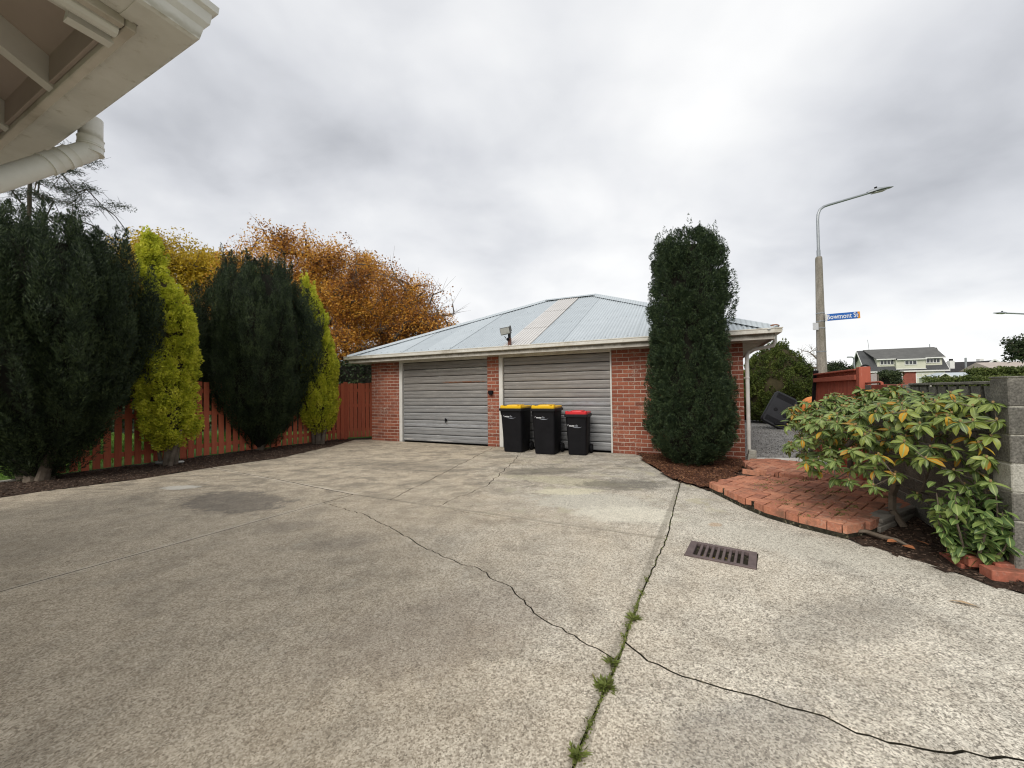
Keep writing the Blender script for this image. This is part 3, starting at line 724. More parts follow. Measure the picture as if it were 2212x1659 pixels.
# roof
EX0, EX1, EY0, EY1 = -SL - .05, GL + SL + .05, -OH - .05, GD + .45
RZ0 = 2.395; RY = (EY0 + EY1) / 2; RX0, RX1 = 4.0, 5.70; RZ1 = 4.44
def M_roofm(nm='corrugated_iron', amt=.35, vcol=(.20, .22, .235), st=((.37, .415, .445), (.45, .50, .53), (.54, .59, .62))):
    m, nt, b = newmat(nm); p = wpos(nt)
    r = nt.nodes.new('ShaderNodeObjectInfo').outputs['Random']
    f = noise_n(nt, p, 3, 8, .7); f2 = noise_n(nt, p, 40, 4, .7)
    v = mth(nt, 'ADD', mth(nt, 'MULTIPLY', f, .5), mth(nt, 'ADD', mth(nt, 'MULTIPLY', f2, .35), mth(nt, 'MULTIPLY', r, .2)))
    col = ramp(nt, v, [(.3, st[0]), (.55, st[1]), (.8, st[2])])
    ox = sepxyz(nt, ocoord(nt))[0]
    vly = sstep(nt, mth(nt, 'SINE', mth(nt, 'MULTIPLY', ox, 2 * math.pi / .0762)), .1, -.95)
    col = mix(nt, mth(nt, 'MULTIPLY', vly, amt), col, vcol)
    lk(nt, col, b.inputs['Base Color']); b.inputs['Metallic'].default_value = .1; b.inputs['Roughness'].default_value = .5
    return m
M_ROOF = M_roofm()
M_FIBRE = M_roofm('clear_fibreglass_sheet', .8, (.27, .235, .21), ((.50, .49, .475), (.61, .605, .59), (.70, .695, .68)))
def roof_plane(y_e, y_r, hipx0, hipx1, flip):
    """generator giving for local x: the eave point, the top point on hip or ridge"""
    def top(x):
        if x < RX0: t = (x - EX0) / (RX0 - EX0)
        elif x > RX1: t = (EX1 - x) / (EX1 - RX1)
        else: t = 1.
        t = max(0, min(1, t)); return y_e + (y_r - y_e) * t, RZ0 + (RZ1 - RZ0) * t
    return top
topf = roof_plane(EY0, RY, 0, 0, 0)
ny = Vector((0, -(RZ1 - RZ0), RY - EY0)).normalized()
PITCH = .0762
def corr_sheet(xa, xb, t0, t1, lift=0., amp=.0085, step=PITCH / 8):
    """corrugated sheet between local x=xa..xb, slope fraction t0..t1 (cut by the hips)"""
    vs = []; fs = []; x = xa; cols = []
    n = max(2, int(round((xb - xa) / step)))
    for i in range(n + 1):
        x = xa + (xb - xa) * i / n
        ty, tz = topf(x); tt = (ty - EY0) / (RY - EY0)
        a = min(t0, tt); b_ = min(t1, tt)
        off = amp * math.sin(2 * math.pi * x / PITCH) + lift
        for t in (a, (a + b_) / 2, b_):
            vs.append((x, EY0 + (RY - EY0) * t + ny.y * off, RZ0 + (RZ1 - RZ0) * t + ny.z * off))
    for i in range(n):
        for k in (0, 1): fs.append((i * 3 + k, (i + 1) * 3 + k, (i + 1) * 3 + k + 1, i * 3 + k + 1))
    mb = MB(); mb.add(vs, fs); return mb
roof = tag(link('roof', None, garage))
base = MB()
e = -.03
base.add([(EX0 + .02, EY0 + .02, RZ0 - .02), (EX1 - .02, EY0 + .02, RZ0 - .02), (EX1 - .02, EY1, RZ0 - .02), (EX0 + .02, EY1, RZ0 - .02), (RX0, RY, RZ1 - .04), (RX1, RY, RZ1 - .04)],
         [(0, 1, 5, 4), (1, 2, 5), (2, 3, 4, 5), (3, 0, 4), (3, 2, 1, 0)])
part('roof_frame', base, M_ROOF, roof)
SW = PITCH * 10
xa = EX0; k = 0
FX0, FX1 = 4.50, 5.17
xs = []
x = FX0
while x > EX0: xs.append((max(EX0, x - SW), x)); x -= SW
x = FX1
while x < EX1: xs.append((x, min(EX1, x + SW))); x += SW
for (a, b) in xs:
    part('roof_sheet', corr_sheet(a, b + .02 if b < FX0 or b > FX1 + .1 else b, 0, 1, (.0, .006)[int(round(a / SW)) % 2] + random.uniform(0, .002)), M_ROOF, roof, True)
for (t0, t1, sh) in ((0, .30, 0), (.285, .66, .006), (.645, 1., .012)):
    part('roof_sheet', corr_sheet(FX0 - .03 , FX1 + .03, t0, t1, .012 + sh, .013), M_FIBRE, roof, True, label='dirty white translucent corrugated sheet')
# screws
scm = MB()
for t in (.03, .35, .68, .97):
    x = EX0 + PITCH * .25
    i = 0
    while x < EX1:
        ty, tz = topf(x)
        if (ty - EY0) / (RY - EY0) > t + .01 and i % 3 == 0:
            y = EY0 + (RY - EY0) * t; z = RZ0 + (RZ1 - RZ0) * t + .014
            scm.box((x - .008, y - .008, z), (x + .008, y + .008, z + .012))
        x += PITCH; i += 1
part('roof_screws', scm, M_GALV, roof, stuff=True)
def cap(a, b, name='ridge_cap', lab=None):
    m = MB(); a = Vector(a); b = Vector(b)
    d = (b - a).normalized(); side = d.cross(Vector((0, 0, 1))).normalized(); up = side.cross(d).normalized()
    rr = []
    for p in (a, b):
        rr.append([tuple(p + side * sx + up * sz) for sx, sz in ((-.17, -.050), (-.05, .002), (-.03, .022), (0, .030), (.03, .022), (.05, .002), (.17, -.050), (.05, -.012), (-.05, -.012))])
    m.rings(rr); part(name, m, M_ROOF, roof, True, label=lab)
up = .03
cap((EX0, EY0, RZ0 + up), (RX0, RY, RZ1 + up)); cap((EX1, EY0, RZ0 + up), (RX1, RY, RZ1 + up)); cap((RX0, RY, RZ1 + up), (RX1, RY, RZ1 + up))
cap((EX0, EY1, RZ0 + up), (RX0, RY, RZ1 + up)); cap((EX1, EY1, RZ0 + up), (RX1, RY, RZ1 + up))
m = MB(); m.sphere((EX1 - .03, EY0 + .04, RZ0 + .055), .055, 10, 6, (1.4, .8, .6)); part('hip_end', m, simple('rust', (.24, .10, .045), (.13, .05, .025), 20, .9), roof, label='rusty end of the hip capping')

# flood light standing on the gutter
fl = thing('flood_light', 'old halogen flood light on a short post above the garage gutter', 'flood light', tuple(GM @ Vector((4.66, -.40, 2.40))), GA)
m = MB(); m.bbox((-.035, -.03, -.02), (.035, .03, .20), .004); part('post', m, simple('rusty_post', (.16, .07, .05), (.06, .04, .035), 20, .9), fl)
m = MB(); m.box((-.02, -.045, .20), (.02, .03, .30)); m.tube([(-.10, -.06, .24), (-.05, -.02, .14), (0, 0, .10)], .008, 6); part('bracket', m, M_BLACKP, fl)
lm = MB(); lm.T = Matrix.Translation((-.06, -.07, .36)) @ Matrix.Rotation(rad(14), 4, 'X') @ Matrix.Rotation(rad(-6), 4, 'Y')
lm.bbox((-.13, -.05, -.085), (.13, .02, .085), .012); lm.bbox((-.08, .02, -.05), (.08, .06, .05), .01); lm.bbox((.10, .02, -.03), (.13, .05, .10), .005)
lh = part('housing', lm, simple('aged_metal', (.12, .12, .115), (.06, .06, .058), 10, .6), fl)
gl = MB(); gl.T = lm.T; gl.bbox((-.112, -.057, -.068), (.112, -.051, .068), .002); part('glass', gl, simple('dusty_lamp_glass', (.42, .44, .42), (.30, .31, .29), 9, .15, spec=.6), fl)
sm = MB(); sm.sphere((-.01, -.06, .17), .032, 10, 6); part('sensor', sm, M_BLACKP, fl, True)

# ------------------------------------------------------------------ bins (local -y is the front)
def rrect(w, d, r, z, y0=0, n=4):
    pts = []
    for cx, cy, a0 in ((w / 2 - r, -d / 2 + r, -90), (w / 2 - r, d / 2 - r, 0), (-w / 2 + r, d / 2 - r, 90), (-w / 2 + r, -d / 2 + r, 180)):
        for k in range(n + 1):
            a = rad(a0 + 90 * k / n); pts.append((cx + r * math.cos(a), cy + r * math.sin(a) + y0, z))
    return pts
def text_mesh(txt, size, ext=.0008, shear=0., name='lettering'):
    c = bpy.data.curves.new(name, 'FONT'); c.body = txt; c.size = size; c.extrude = ext; c.align_x = 'CENTER'; c.align_y = 'CENTER'; c.resolution_u = 3; c.shear = shear; c.offset = size * .012
    o = bpy.data.objects.new(name, c); COL.objects.link(o)
    dg = bpy.context.evaluated_depsgraph_get(); me = bpy.data.meshes.new_from_object(o.evaluated_get(dg)); bpy.data.objects.remove(o)
    return me
M_PRINT = simple('white_print', (.75, .76, .78), (.70, .71, .73), 5, .5)
M_PRINTG = simple('grey_print', (.30, .32, .36), (.26, .28, .32), 5, .5)
def wheelie(label, loc, rot, W, D, H, lid, logoz):
    t = thing('wheelie_bin', label, 'wheelie bin', loc, rot, 'wheelie bins in front of the garage door')
    b = MB(); hb_ = H - .085
    b.rings([rrect(W * .78, D * .68, .045, .012, .02), rrect(W * .80, D * .70, .05, .05, .02), rrect(W * .81, D * .72, .05, .14, .02), rrect(W * .92, D * .86, .05, hb_ - .05, 0), rrect(W * .93, D * .88, .05, hb_, 0)])
    b.cur = 0
    body = part('body', b, M_BLACKP, t, True)
    r = MB(); r.rings([rrect(W * .97, D * .94, .04, hb_ - .055), rrect(W, D * .98, .03, hb_ - .035), rrect(W, D * .98, .03, hb_ + .004), rrect(W * .97, D * .95, .03, hb_ + .006)]); part('rim', r, M_BLACKP2, t, True)
    l = MB(); z = hb_ + .007
    l.rings([rrect(W * .93, D * .93, .04, z), rrect(W * .935, D * .935, .04, z + .034), rrect(W * .88, D * .88, .05, z + .048), rrect(W * .84, D * .84, .05, z + .050)])
    lo = part('lid', l, lid, t, True)
    l2 = MB(); l2.rings([rrect(W * .52, D * .60, .04, z + .049, -.02), rrect(W * .50, D * .58, .04, z + .068, -.02), rrect(W * .44, D * .5, .04, z + .074, -.02)]); part('lid_ridge', l2, lid, lo, True)
    for sx in (-1, 1):
        g_ = MB(); g_.bbox((sx * W * .40 - .03, -D * .44, z + .03), (sx * W * .40 + .03, -D * .30, z + .066), .012); part('lid_grip', g_, lid, lo, True)
    h_ = MB(); hy = D * .5 + .03; hz = hb_ - .005
    h_.tube([(-W * .40, D * .44, hz - .03), (-W * .40, hy, hz + .02), (W * .40, hy, hz + .02), (W * .40, D * .44, hz - .03)], .014, 8); part('handle', h_, M_BLACKP2, t, True)
    ax = MB(); ax.tube([(-W * .47, D * .40, .10), (W * .47, D * .40, .10)], .012, 8); part('axle', ax, M_GALV, t)
    for sx in (-1, 1):
        wm = MB(); x = sx * W * .46
        rr = []
        for dx, rr_ in ((-.022, .078), (-.026, .095), (-.018, .10), (.018, .10), (.026, .095), (.022, .078)):
            rr.append([(x + dx, D * .40 + rr_ * math.cos(2 * math.pi * k / 20), .101 + rr_ * math.sin(2 * math.pi * k / 20)) for k in range(20)])
        wm.rings(rr, False); wo = part('wheel', wm, M_BLACKP, t, True)
        hm = MB(); hm.tube([(x - .015, D * .40, .101), (x + .015, D * .40, .101)], .079, 20); hm.tube([(x - .03, D * .40, .101), (x + .03, D * .40, .101)], .022, 10); part('hub', hm, M_BLACKP2, wo)
    for sx in (-1, 1):     # lifting rib below the rim
        g_ = MB(); g_.prism([(-D * .47, hb_ - .05), (-D * .43, hb_ - .05), (-D * .43, hb_ - .14)], sx * W * .42 - .008, sx * W * .42 + .008, 'x'); part('rib', g_, M_BLACKP, t)
    # wordmark on the sloping front
    fy = lambda zz: -(D * .72 / 2 - .02 + (D * .86 / 2 - D * .72 / 2 + .02) * (zz - .14) / (hb_ - .05 - .14)) - .0015
    slope = math.atan2(fy(.2) - fy(.8), .6)
    lg = link('wordmark', None, t, (-.055, fy(logoz) - .002, logoz), (math.pi / 2 - slope, 0, 0))
    me = text_mesh('waste', .05, shear=.2); me.materials.append(M_PRINT); link('lettering', me, lg, (-.045, 0, 0))
    me = text_mesh('net', .05, shear=.2); me.materials.append(M_PRINTG); link('lettering', me, lg, (.055, 0, 0))
    for (cx, cy, rx, ry, a0, a1, mt) in ((-.03, .004, .10, .034, 10, 200, M_PRINT), (.07, -.012, .10, .026, 185, 350, M_PRINTG)):
        sw = MB(); vs = []; K = 16
        for k in range(K + 1):
            a = rad(a0 + (a1 - a0) * k / K); th = .0045 * math.sin(math.pi * (k + .3) / (K + .6)) + .0006
            for q in (1 - th / ry, 1 + th / ry): vs.append((cx + rx * math.cos(a) * (1 if q < 1 else 1.02), cy + ry * math.sin(a) * q, .0008))
        sw.add(vs, [(2 * k, 2 * k + 1, 2 * k + 3, 2 * k + 2) for k in range(K)]); part('swoosh', sw, mt, lg)
    return t
def gloc(s_, o_): v = GM @ Vector((s_, -o_, 0)); return (v.x, v.y, 0)
wheelie('black wheelie bin with yellow lid standing nearest the brick pier', gloc(4.84, .48), GA + rad(-1), .56, .68, 1.06, M_YLID, .80)
wheelie('black wheelie bin with yellow lid between the other yellow one and the red lidded bin', gloc(5.60, .52), GA + rad(1.5), .56, .68, 1.065, M_YLID, .79)
wheelie('smaller black wheelie bin with a bright red lid', gloc(6.27, .42), GA + rad(3), .49, .55, .94, M_RLID, .62)

# ------------------------------------------------------------------ left fence
fA = Vector((-5.02, 11.62)); fB = Vector((-7.92, 6.62)); fd = (fB - fA); fL = fd.length; fa = math.atan2(fd.y, fd.x)
fence = thing('paling_fence', 'long red stained paling fence behind the clipped conifers', 'fence', (fA.x, fA.y, 0), fa)
pk = []
for k in range(4):
    hh = 1.62 + random.uniform(-.01, .01); m = MB(); m.bbox((0, 0, .0), (.102, .018, hh), .003); pk.append(m.mesh('paling', M_FENCE))
x = .02; i = 0
while x < fL - .1:
    link('paling', random.choice(pk), fence, (x, .0 if i % 1 == 0 else .05, .03 + random.uniform(-.012, .012)), (0, random.uniform(-.006, .006), 0)); x += .142; i += 1
for z in (.20, .92, 1.40):
    m = MB(); m.bbox((0, -.05, z), (fL, -.004, z + .085), .004); part('rail', m, M_FENCE, fence)
for x in (0.0, 1.9, 3.8, fL - .08):
    m = MB(); m.bbox((x, -.15, -.1), (x + .1, -.052, 1.60), .006); part('post', m, M_FENCE, fence)
f2a = Vector((-5.0, 11.66)); f2b = Vector((-3.80, 12.02)); f2 = f2b - f2a
fence2 = thing('paling_fence', 'short red paling fence panel closing the gap to the garage corner', 'fence', (f2a.x, f2a.y, 0), math.atan2(f2.y, f2.x))
x = .01
while x < f2.length:
    link('paling', random.choice(pk), fence2, (x, -.02, .045 + random.uniform(-.01, .01)), (0, random.uniform(-.006, .006), 0)); x += .112
for z in (.22, .95, 1.40):
    m = MB(); m.bbox((0, .0, z), (f2.length, .045, z + .085), .004); part('rail', m, M_FENCE, fence2)
m = MB(); m.bbox((-.05, -.06, -.1), (.06, .05, 1.70), .008); part('post', m, M_FENCE, fence2)

# ------------------------------------------------------------------ house corner above the camera (local x runs along eave A away from the corner, local y towards the house)
HA = math.atan2(.436, -.9)
hs = thing('house', 'open cream painted eaves corner of a house with rafters and a white elbow downpipe', 'house', (-1.0, 1.24, 0), HA)
# with this rotation local +y points away from the house wall side? local y = (-.436,-.9): into the house
M_EAVE = simple('eave_paint', (.60, .56, .49), (.50, .465, .40), 5, .6, grime=(.33, .29, .23), spec=.35)
def eaveg():
    m, nt, b = newmat('gutter_paint'); p = wpos(nt); q = sepxyz(nt, p)
    col = ramp(nt, noise_n(nt, p, 5, 6, .65), [(.3, (.55, .54, .49)), (.7, (.66, .655, .61))])
    z = mth(nt, 'ADD', q[2], mth(nt, 'MULTIPLY_ADD', noise_n(nt, p, 14, 7, .75), .05, -.025))
    band = mth(nt, 'MULTIPLY', sstep(nt, z, 2.503, 2.512), mth(nt, 'SUBTRACT', 1., sstep(nt, z, 2.512, 2.535)))
    col = mix(nt, mth(nt, 'MULTIPLY', band, .55), col, (.24, .215, .13))
    g = sstep(nt, noise_n(nt, p, 9, 9, .8), .55, .72)
    col = mix(nt, mth(nt, 'MULTIPLY', g, .28), col, (.40, .37, .29))
    lk(nt, col, b.inputs['Base Color']); b.inputs['Roughness'].default_value = .5
    lk(nt, bump(nt, noise_n(nt, p, 30, 4, .6), .12, .004), b.inputs['Normal']); return m
M_EAVEG = eaveg()
M_LIN = simple('brownish_soffit_lining', (.40, .33, .29), (.33, .27, .235), 3, .8)
M_RAFT = simple('rafter_paint', (.60, .575, .53), (.50, .475, .43), 6, .65)
GZ = 2.50
prof = [(-.112, .004), (-.075, .0), (-.012, .0), (.0, .006), (.008, .045), (.020, .062), (.024, .095), (.036, .104), (.038, .126), (.024, .130), (.018, .11), (-.002, .09), (-.01, .012), (-.112, .012)]
g_ = MB(); gutter(g_, [(6.5, 0), (0, 0), (0, 5.5)], GZ, prof, -1)
gto = part('gutter', g_, M_EAVEG, hs)
# joint bracket in the gutter near the corner
m = MB(); gutter(m, [(0, .125), (0, .155)], GZ - .002, [(o * 1.04, z * 1.02) for o, z in prof], -1); part('gutter_joint', m, M_EAVEG, gto)
IW = .114
f = MB(); f.bbox((IW, IW, GZ - .022), (6.5, IW + .026, GZ + .155), .003); part('fascia', f, M_EAVE, hs)
f = MB(); f.bbox((IW, IW + .028, GZ - .022), (IW + .026, 5.5, GZ + .155), .003); part('fascia', f, M_EAVE, hs)
f = MB(); f.tube([(IW + .055, IW + .03, GZ - .01), (IW + .055, 5.5, GZ - .01)], .026, 12); part('moulding', f, M_EAVEG, hs)
f = MB(); f.bbox((IW + .088, IW + .026, GZ - .002), (IW + .125, 5.5, GZ + .16), .003); part('moulding', f, M_RAFT, hs)
m = MB(); m.prism([(IW + .10, GZ + .01), (IW + .135, GZ - .03), (IW + .10, GZ - .03)], IW + .02, IW + .12, 'y'); part('splinter', m, M_EAVEG, hs)
PT = math.tan(rad(27))
for i, x in enumerate((.68, 1.17, 1.66, 2.15, 2.64, 3.13, 3.62, 4.11, 4.6)):
    m = MB(); y0, y1 = IW + .027, 1.3
    z0 = GZ - .012
    zs = lambda y: z0 + (y - y0) * PT
    m.add([(x, y0, zs(y0)), (x + .045, y0, zs(y0)), (x + .045, y1, zs(y1)), (x, y1, zs(y1)), (x, y0, zs(y0) + .115), (x + .045, y0, zs(y0) + .115), (x + .045, y1, zs(y1) + .115), (x, y1, zs(y1) + .115)],
          [(0, 3, 2, 1), (4, 5, 6, 7), (0, 1, 5, 4), (1, 2, 6, 5), (2, 3, 7, 6), (3, 0, 4, 7)])
    part('rafter', m, M_RAFT, hs)
# lining boards between rafters, seams across
xs_ = [IW + .126, .68, 1.17, 1.66, 2.15, 2.64, 3.13, 3.62, 4.11, 4.6]
for a, b in zip(xs_, xs_[1:]):
    y = IW + .028; j = 0
    for w_ in (.27, .45, .45):
        m = MB(); z0 = GZ - .012 + (y - IW - .027) * PT + .104; z1 = z0 + w_ * PT
        xa_, xb_ = a + (.046 if a > .3 else .002), b - .001
        m.add([(xa_, y, z0), (xb_, y, z0), (xb_, y + w_ - .003, z1), (xa_, y + w_ - .003, z1), (xa_, y, z0 + .012), (xb_, y, z0 + .012), (xb_, y + w_ - .003, z1 + .012), (xa_, y + w_ - .003, z1 + .012)],
              [(0, 3, 2, 1), (4, 5, 6, 7), (0, 1, 5, 4), (1, 2, 6, 5), (2, 3, 7, 6), (3, 0, 4, 7)])
        part('lining_board', m, M_LIN, hs); y += w_
    m = MB(); m.bbox((a + (.047 if a > .3 else .003), IW + .0275, GZ + .0), (b - .002, IW + .040, GZ + .100), .001); part('lining_board', m, M_LIN, hs)
rf = MB(); z0 = GZ + .17
rf.add([(.02, .02, z0 - .01), (6.5, .02, z0 - .01), (6.5, 3.0, z0 + 2.98 * PT), (3.0, 3.0, z0 + 2.98 * PT), (.02, 5.5, z0 - .01), (3.0, 5.5, z0 + 2.98 * PT)], [(0, 1, 2, 3), (0, 3, 5, 4)])
part('roof', rf, M_ROOF, hs)
wb = MB(); wb.box((.75, .75, -.1), (6.5, .95, 2.85)); wb.box((.75, .9501, -.1), (.95, 5.5, 2.85)); part('wall', wb, M_CREAM, hs)
dpm = MB(); PX = 1.0; PY = -.052
r_ = .040
path = [(PX, PY, 2.60), (PX, PY, 2.475), (PX, PY + .010, 2.448), (PX, PY + .030, 2.425), (PX, PY + .062, 2.395), (PX, .2, 2.197), (PX, .70, 1.70), (PX, .70, .05)]
dpm.tube(path, r_, 20)
dpo = part('downpipe', dpm, M_EAVEG, hs, True)
def collar(a, b, t):
    a = Vector(a); b = Vector(b); d = (b - a).normalized(); p = a.lerp(b, t)
    m = MB(); m.tube([p - d * .020, p - d * .018, p - d * .012, p + d * .012, p + d * .018, p + d * .020], [r_, r_ + .005, r_ + .0025, r_ + .0025, r_ + .005, r_], 20); part('pipe_collar', m, M_EAVEG, dpo, True)
collar((PX, PY, 2.50), (PX, PY, 2.46), .3); collar((PX, PY, 2.50), (PX, PY, 2.46), 1.0); collar((PX, PY + .062, 2.395), (PX, .2, 2.197), .04); collar((PX, PY + .062, 2.395), (PX, .2, 2.197), .30)

# ------------------------------------------------------------------ drain grate
ga = Vector(GC[0]); gb = Vector(GC[1]); gd_ = Vector(GC[3]); gx = (gb - ga); gy = (gd_ - ga)
gang = math.atan2(gx.y, gx.x)
gt_ = thing('drain_grate', 'rusty cast iron stormwater drain grate set in the concrete', 'drain grate', (GC[3][0], GC[3][1], 0), gang)
W_, H_ = gx.length, gy.length
M_IRON = simple('rusty_cast_iron', (.17, .130, .125), (.11, .085, .083), 16, .7, metal=.2, bs=.4, bd=.004)
fr = MB(); th = .035
fr.bbox((0, 0, -.02), (W_, th, .012), .003); fr.bbox((0, H_ - th, -.02), (W_, H_, .012), .003); fr.bbox((0, th, -.02), (.055, H_ - th, .0115), .003); fr.bbox((W_ - .055, th, -.02), (W_, H_ - th, .0115), .003)
part('frame', fr, M_IRON, gt_)
n = 9; pitch = (W_ - .11) / n
for k in range(1, n):
    m = MB(); x = .055 + pitch * k; m.bbox((x - .010, th, -.018), (x + .010, H_ - th, .011), .003); part('grate_bar', m, M_IRON, gt_)
m = MB(); m.box((.004, .004, -.42), (W_ - .004, .02, -.021)); m.box((.004, H_ - .02, -.42), (W_ - .004, H_ - .004, -.021)); m.box((.004, .02, -.42), (.02, H_ - .02, -.021)); m.box((W_ - .02, .02, -.42), (W_ - .004, H_ - .02, -.021)); m.box((.02, .02, -.42), (W_ - .02, H_ - .02, -.40))
part('sump', m, M_BLACKP, gt_)  # pit walls coloured near black: the shade below the bars is in the colour
V = leaves(np.column_stack([rng.uniform(.12, .30, 9), rng.uniform(.08, .2, 9), np.full(9, -.03)]), np.tile([1, .2, 0.], (9, 1)), .07, .035, .3, .1)
o = link('fallen_leaf', quads_mesh('fallen_leaf', V, M_YELLOW), gt_); o['label'] = 'yellow leaves caught below the grate bars'; o['kind'] = 'stuff'

# ------------------------------------------------------------------ brick paving
def pin(poly, x, y):
    c = False; n = len(poly)
    for i in range(n):
        x1, y1 = poly[i]; x2, y2 = poly[i - 1]
        if (y1 > y) != (y2 > y) and x < (x2 - x1) * (y - y1) / (y2 - y1) + x1: c = not c
    return c
pvm = MB(); pvm.bbox((-.1100, -.0525, -.070), (.1100, .0525, 0), .005); ME_P = pvm.mesh('brick', M_PAVER)
pvh = MB(); pvh.bbox((-.054, -.054, -.070), (.054, .054, 0), .004); ME_PH = pvh.mesh('brick', M_PAVER)
PATH = [(2.60, 5.18), (2.60, 4.45), (2.64, 4.10), (2.77, 3.78), (2.96, 3.48), (3.27, 3.58), (3.9, 3.95), (4.5, 4.3), (4.5, 4.65), (4.22, 5.12), (3.60, 5.50), (3.2, 5.55)]
path_base = MB(); path_base.prism(PATH, -.02, .045); path_base.prism(inset(PATH, .035), .04, .103); pb = structure('brick_path', path_base, M_DIRT)
S_ = .1135; ANG = rad(-52)
ca, sa = math.cos(ANG), math.sin(ANG)
cnt = 0
placed = []
def clip(poly, rect):
    """cut polygon POLY down to the convex rectangle RECT (counter-clockwise)"""
    out = [Vector(p) for p in poly]
    for k in range(4):
        a = Vector(rect[k]); b_ = Vector(rect[(k + 1) % 4]); e_ = b_ - a; new = []
        for m_ in range(len(out)):
            p, q_ = out[m_ - 1], out[m_]; dp = e_.x * (p.y - a.y) - e_.y * (p.x - a.x); dq = e_.x * (q_.y - a.y) - e_.y * (q_.x - a.x)
            if (dp >= 0) != (dq >= 0): new.append(p.lerp(q_, dp / (dp - dq)))
            if dq >= 0: new.append(q_)
        out = new
        if len(out) < 3: return []
    return out
def lay_path(poly, ox, oy, zt, parent, tilt):
    for i in range(-40, 41):
        for j in range(-40, 41):
            c = (i - j) % 4
            if c == 0: u_, v_, r0 = (i + 1) * S_, (j + .5) * S_, 0
            elif c == 3: u_, v_, r0 = (i + .5) * S_, (j + 1) * S_, math.pi / 2
            else: continue
            x = ox + u_ * ca - v_ * sa; y = oy + u_ * sa + v_ * ca; an = r0 + ANG
            rc = [(x + dx * math.cos(an) - dy * math.sin(an), y + dx * math.sin(an) + dy * math.cos(an)) for dx, dy in ((-.11, -.0525), (.11, -.0525), (.11, .0525), (-.11, .0525))]
            ins = [pin(poly, *q_) for q_ in rc]
            z = zt + random.uniform(-.003, .003); tl = tilt
            if all(ins):
                link('brick', ME_P, parent, (x, y, z), (random.uniform(-tl, tl), random.uniform(-tl, tl) * .6, an + random.uniform(-tl, tl)))
            elif any(ins) or pin(poly, x, y):
                cp = clip(poly, rc)
                if len(cp) < 3: continue
                ar = abs(sum(cp[k - 1].x * cp[k].y - cp[k].x * cp[k - 1].y for k in range(len(cp)))) / 2
                if ar < .004: continue
                mb = MB(); mb.prism([(q_.x, q_.y) for q_ in cp], z - .07, z + random.uniform(-.002, .006)); link('brick', mb.mesh('brick', M_PAVER), parent)
lay_path(PATH, 3.6, 4.6, .115, pb, .010)
# rear strip of the path and its tumbled edging bricks
REAR = [(3.62, 5.88), (3.86, 5.62), (4.06, 5.30), (4.30, 5.0), (4.62, 4.55), (4.95, 4.75), (5.15, 5.3), (5.0, 6.05), (4.75, 6.4), (4.55, 6.75), (4.15, 6.80), (3.85, 6.55)]
pb2 = MB(); pb2.prism(REAR, -.02, .06); pb2.prism(inset(REAR, .04), .05, .117); pb2 = structure('brick_path', pb2, M_DIRT)
lay_path(REAR, 4.4, 5.8, .13, pb2, .018)
lb = [(3.60, 5.86, .135, -.06, .10, -.45, 1), (3.80, 5.72, .130, .10, -.05, .9, 1), (3.98, 5.50, .145, -.08, .06, -.55, 1), (3.86, 5.38, .10, .12, .10, -.9, 1), (4.02, 5.22, .095, -.10, .15, -.7, 1), (4.28, 5.10, .135, .16, .05, .7, 1), (4.38, 4.86, .125, .12, -.10, .5, 1), (4.52, 4.62, .13, .05, .02, -.6, 1), (4.7, 4.45, .13, .0, .03, -.7, 1)]
for x, y, z, rx, ry, rz, _ in lb:
    m = ME_P; link('brick', m, pb2, (x - .05, y - .03, z), (rx, ry, rz))
# small weeds in the joints
def tuft(name, label, cat, loc, n, L, W, mat, spread, lean=.8, group=None, kind=None):
    a = rng.uniform(0, 2 * np.pi, n); r = np.abs(rng.normal(0, spread, n)); el = rng.uniform(.2, 1.1, n) * lean
    D = np.column_stack([np.cos(a) * np.cos(el), np.sin(a) * np.cos(el), np.sin(el)])
    jx, jy = np.cos(a) * r, np.sin(a) * r
    k_ = jx * .45 + jy * .9; P0 = np.column_stack([jx, jy, np.zeros(n)]) * .45
    L = L * rng.uniform(.3, 1.3, n); W = W * rng.uniform(.6, 1.5, n)
    V = leaves(P0 + D * L[:, None] * .40, D, L, W, .16, .15)
    o = link(name, quads_mesh(name, V, mat), None, loc); return tag(o, label, cat, group, kind)
M_WEED = leafmat('weed_leaf', [(.1, (.08, .075, .03)), (.4, (.14, .17, .04)), (.7, (.20, .25, .06)), (.95, (.34, .30, .14))], 6, trans=.25)
tuft('weed', 'bushy green and dead brown weed in the long driveway joint', 'weed', (.405, 1.80, 0), 200, .042, .009, M_WEED, .035)
tuft('weed', 'fine grassy weed in the joint beside the forked crack', 'weed', (.475, 1.95, 0), 60, .055, .006, M_WEED, .016, 1.)
tuft('weed', 'bright green weed where the joint narrows near the drain', 'weed', (.70, 2.32, 0), 90, .05, .008, M_WEED, .025)
tuft('weed', 'low leafy weed at the near end of the driveway joint', 'weed', (.225, 1.47, 0), 90, .034, .010, M_WEED, .03)
tuft('weed', 'leafy weed clump at the edge of the brick path beside the concrete', 'weed', (2.88, 4.42, .02), 120, .07, .012, M_WEED, .09)
P = []
for a, b, k in (((1.38, 3.55), (.83, 2.59), 90), ((.83, 2.59), (.51, 1.97), 520), ((.51, 1.97), (.20, 1.42), 520), ((2.46, 5.74), (1.38, 3.55), 80)):
    for _ in range(k):
        t = random.random(); P.append((a[0] + (b[0] - a[0]) * t + random.gauss(0, .006), a[1] + (b[1] - a[1]) * t + random.gauss(0, .006), random.uniform(-.01, .008)))
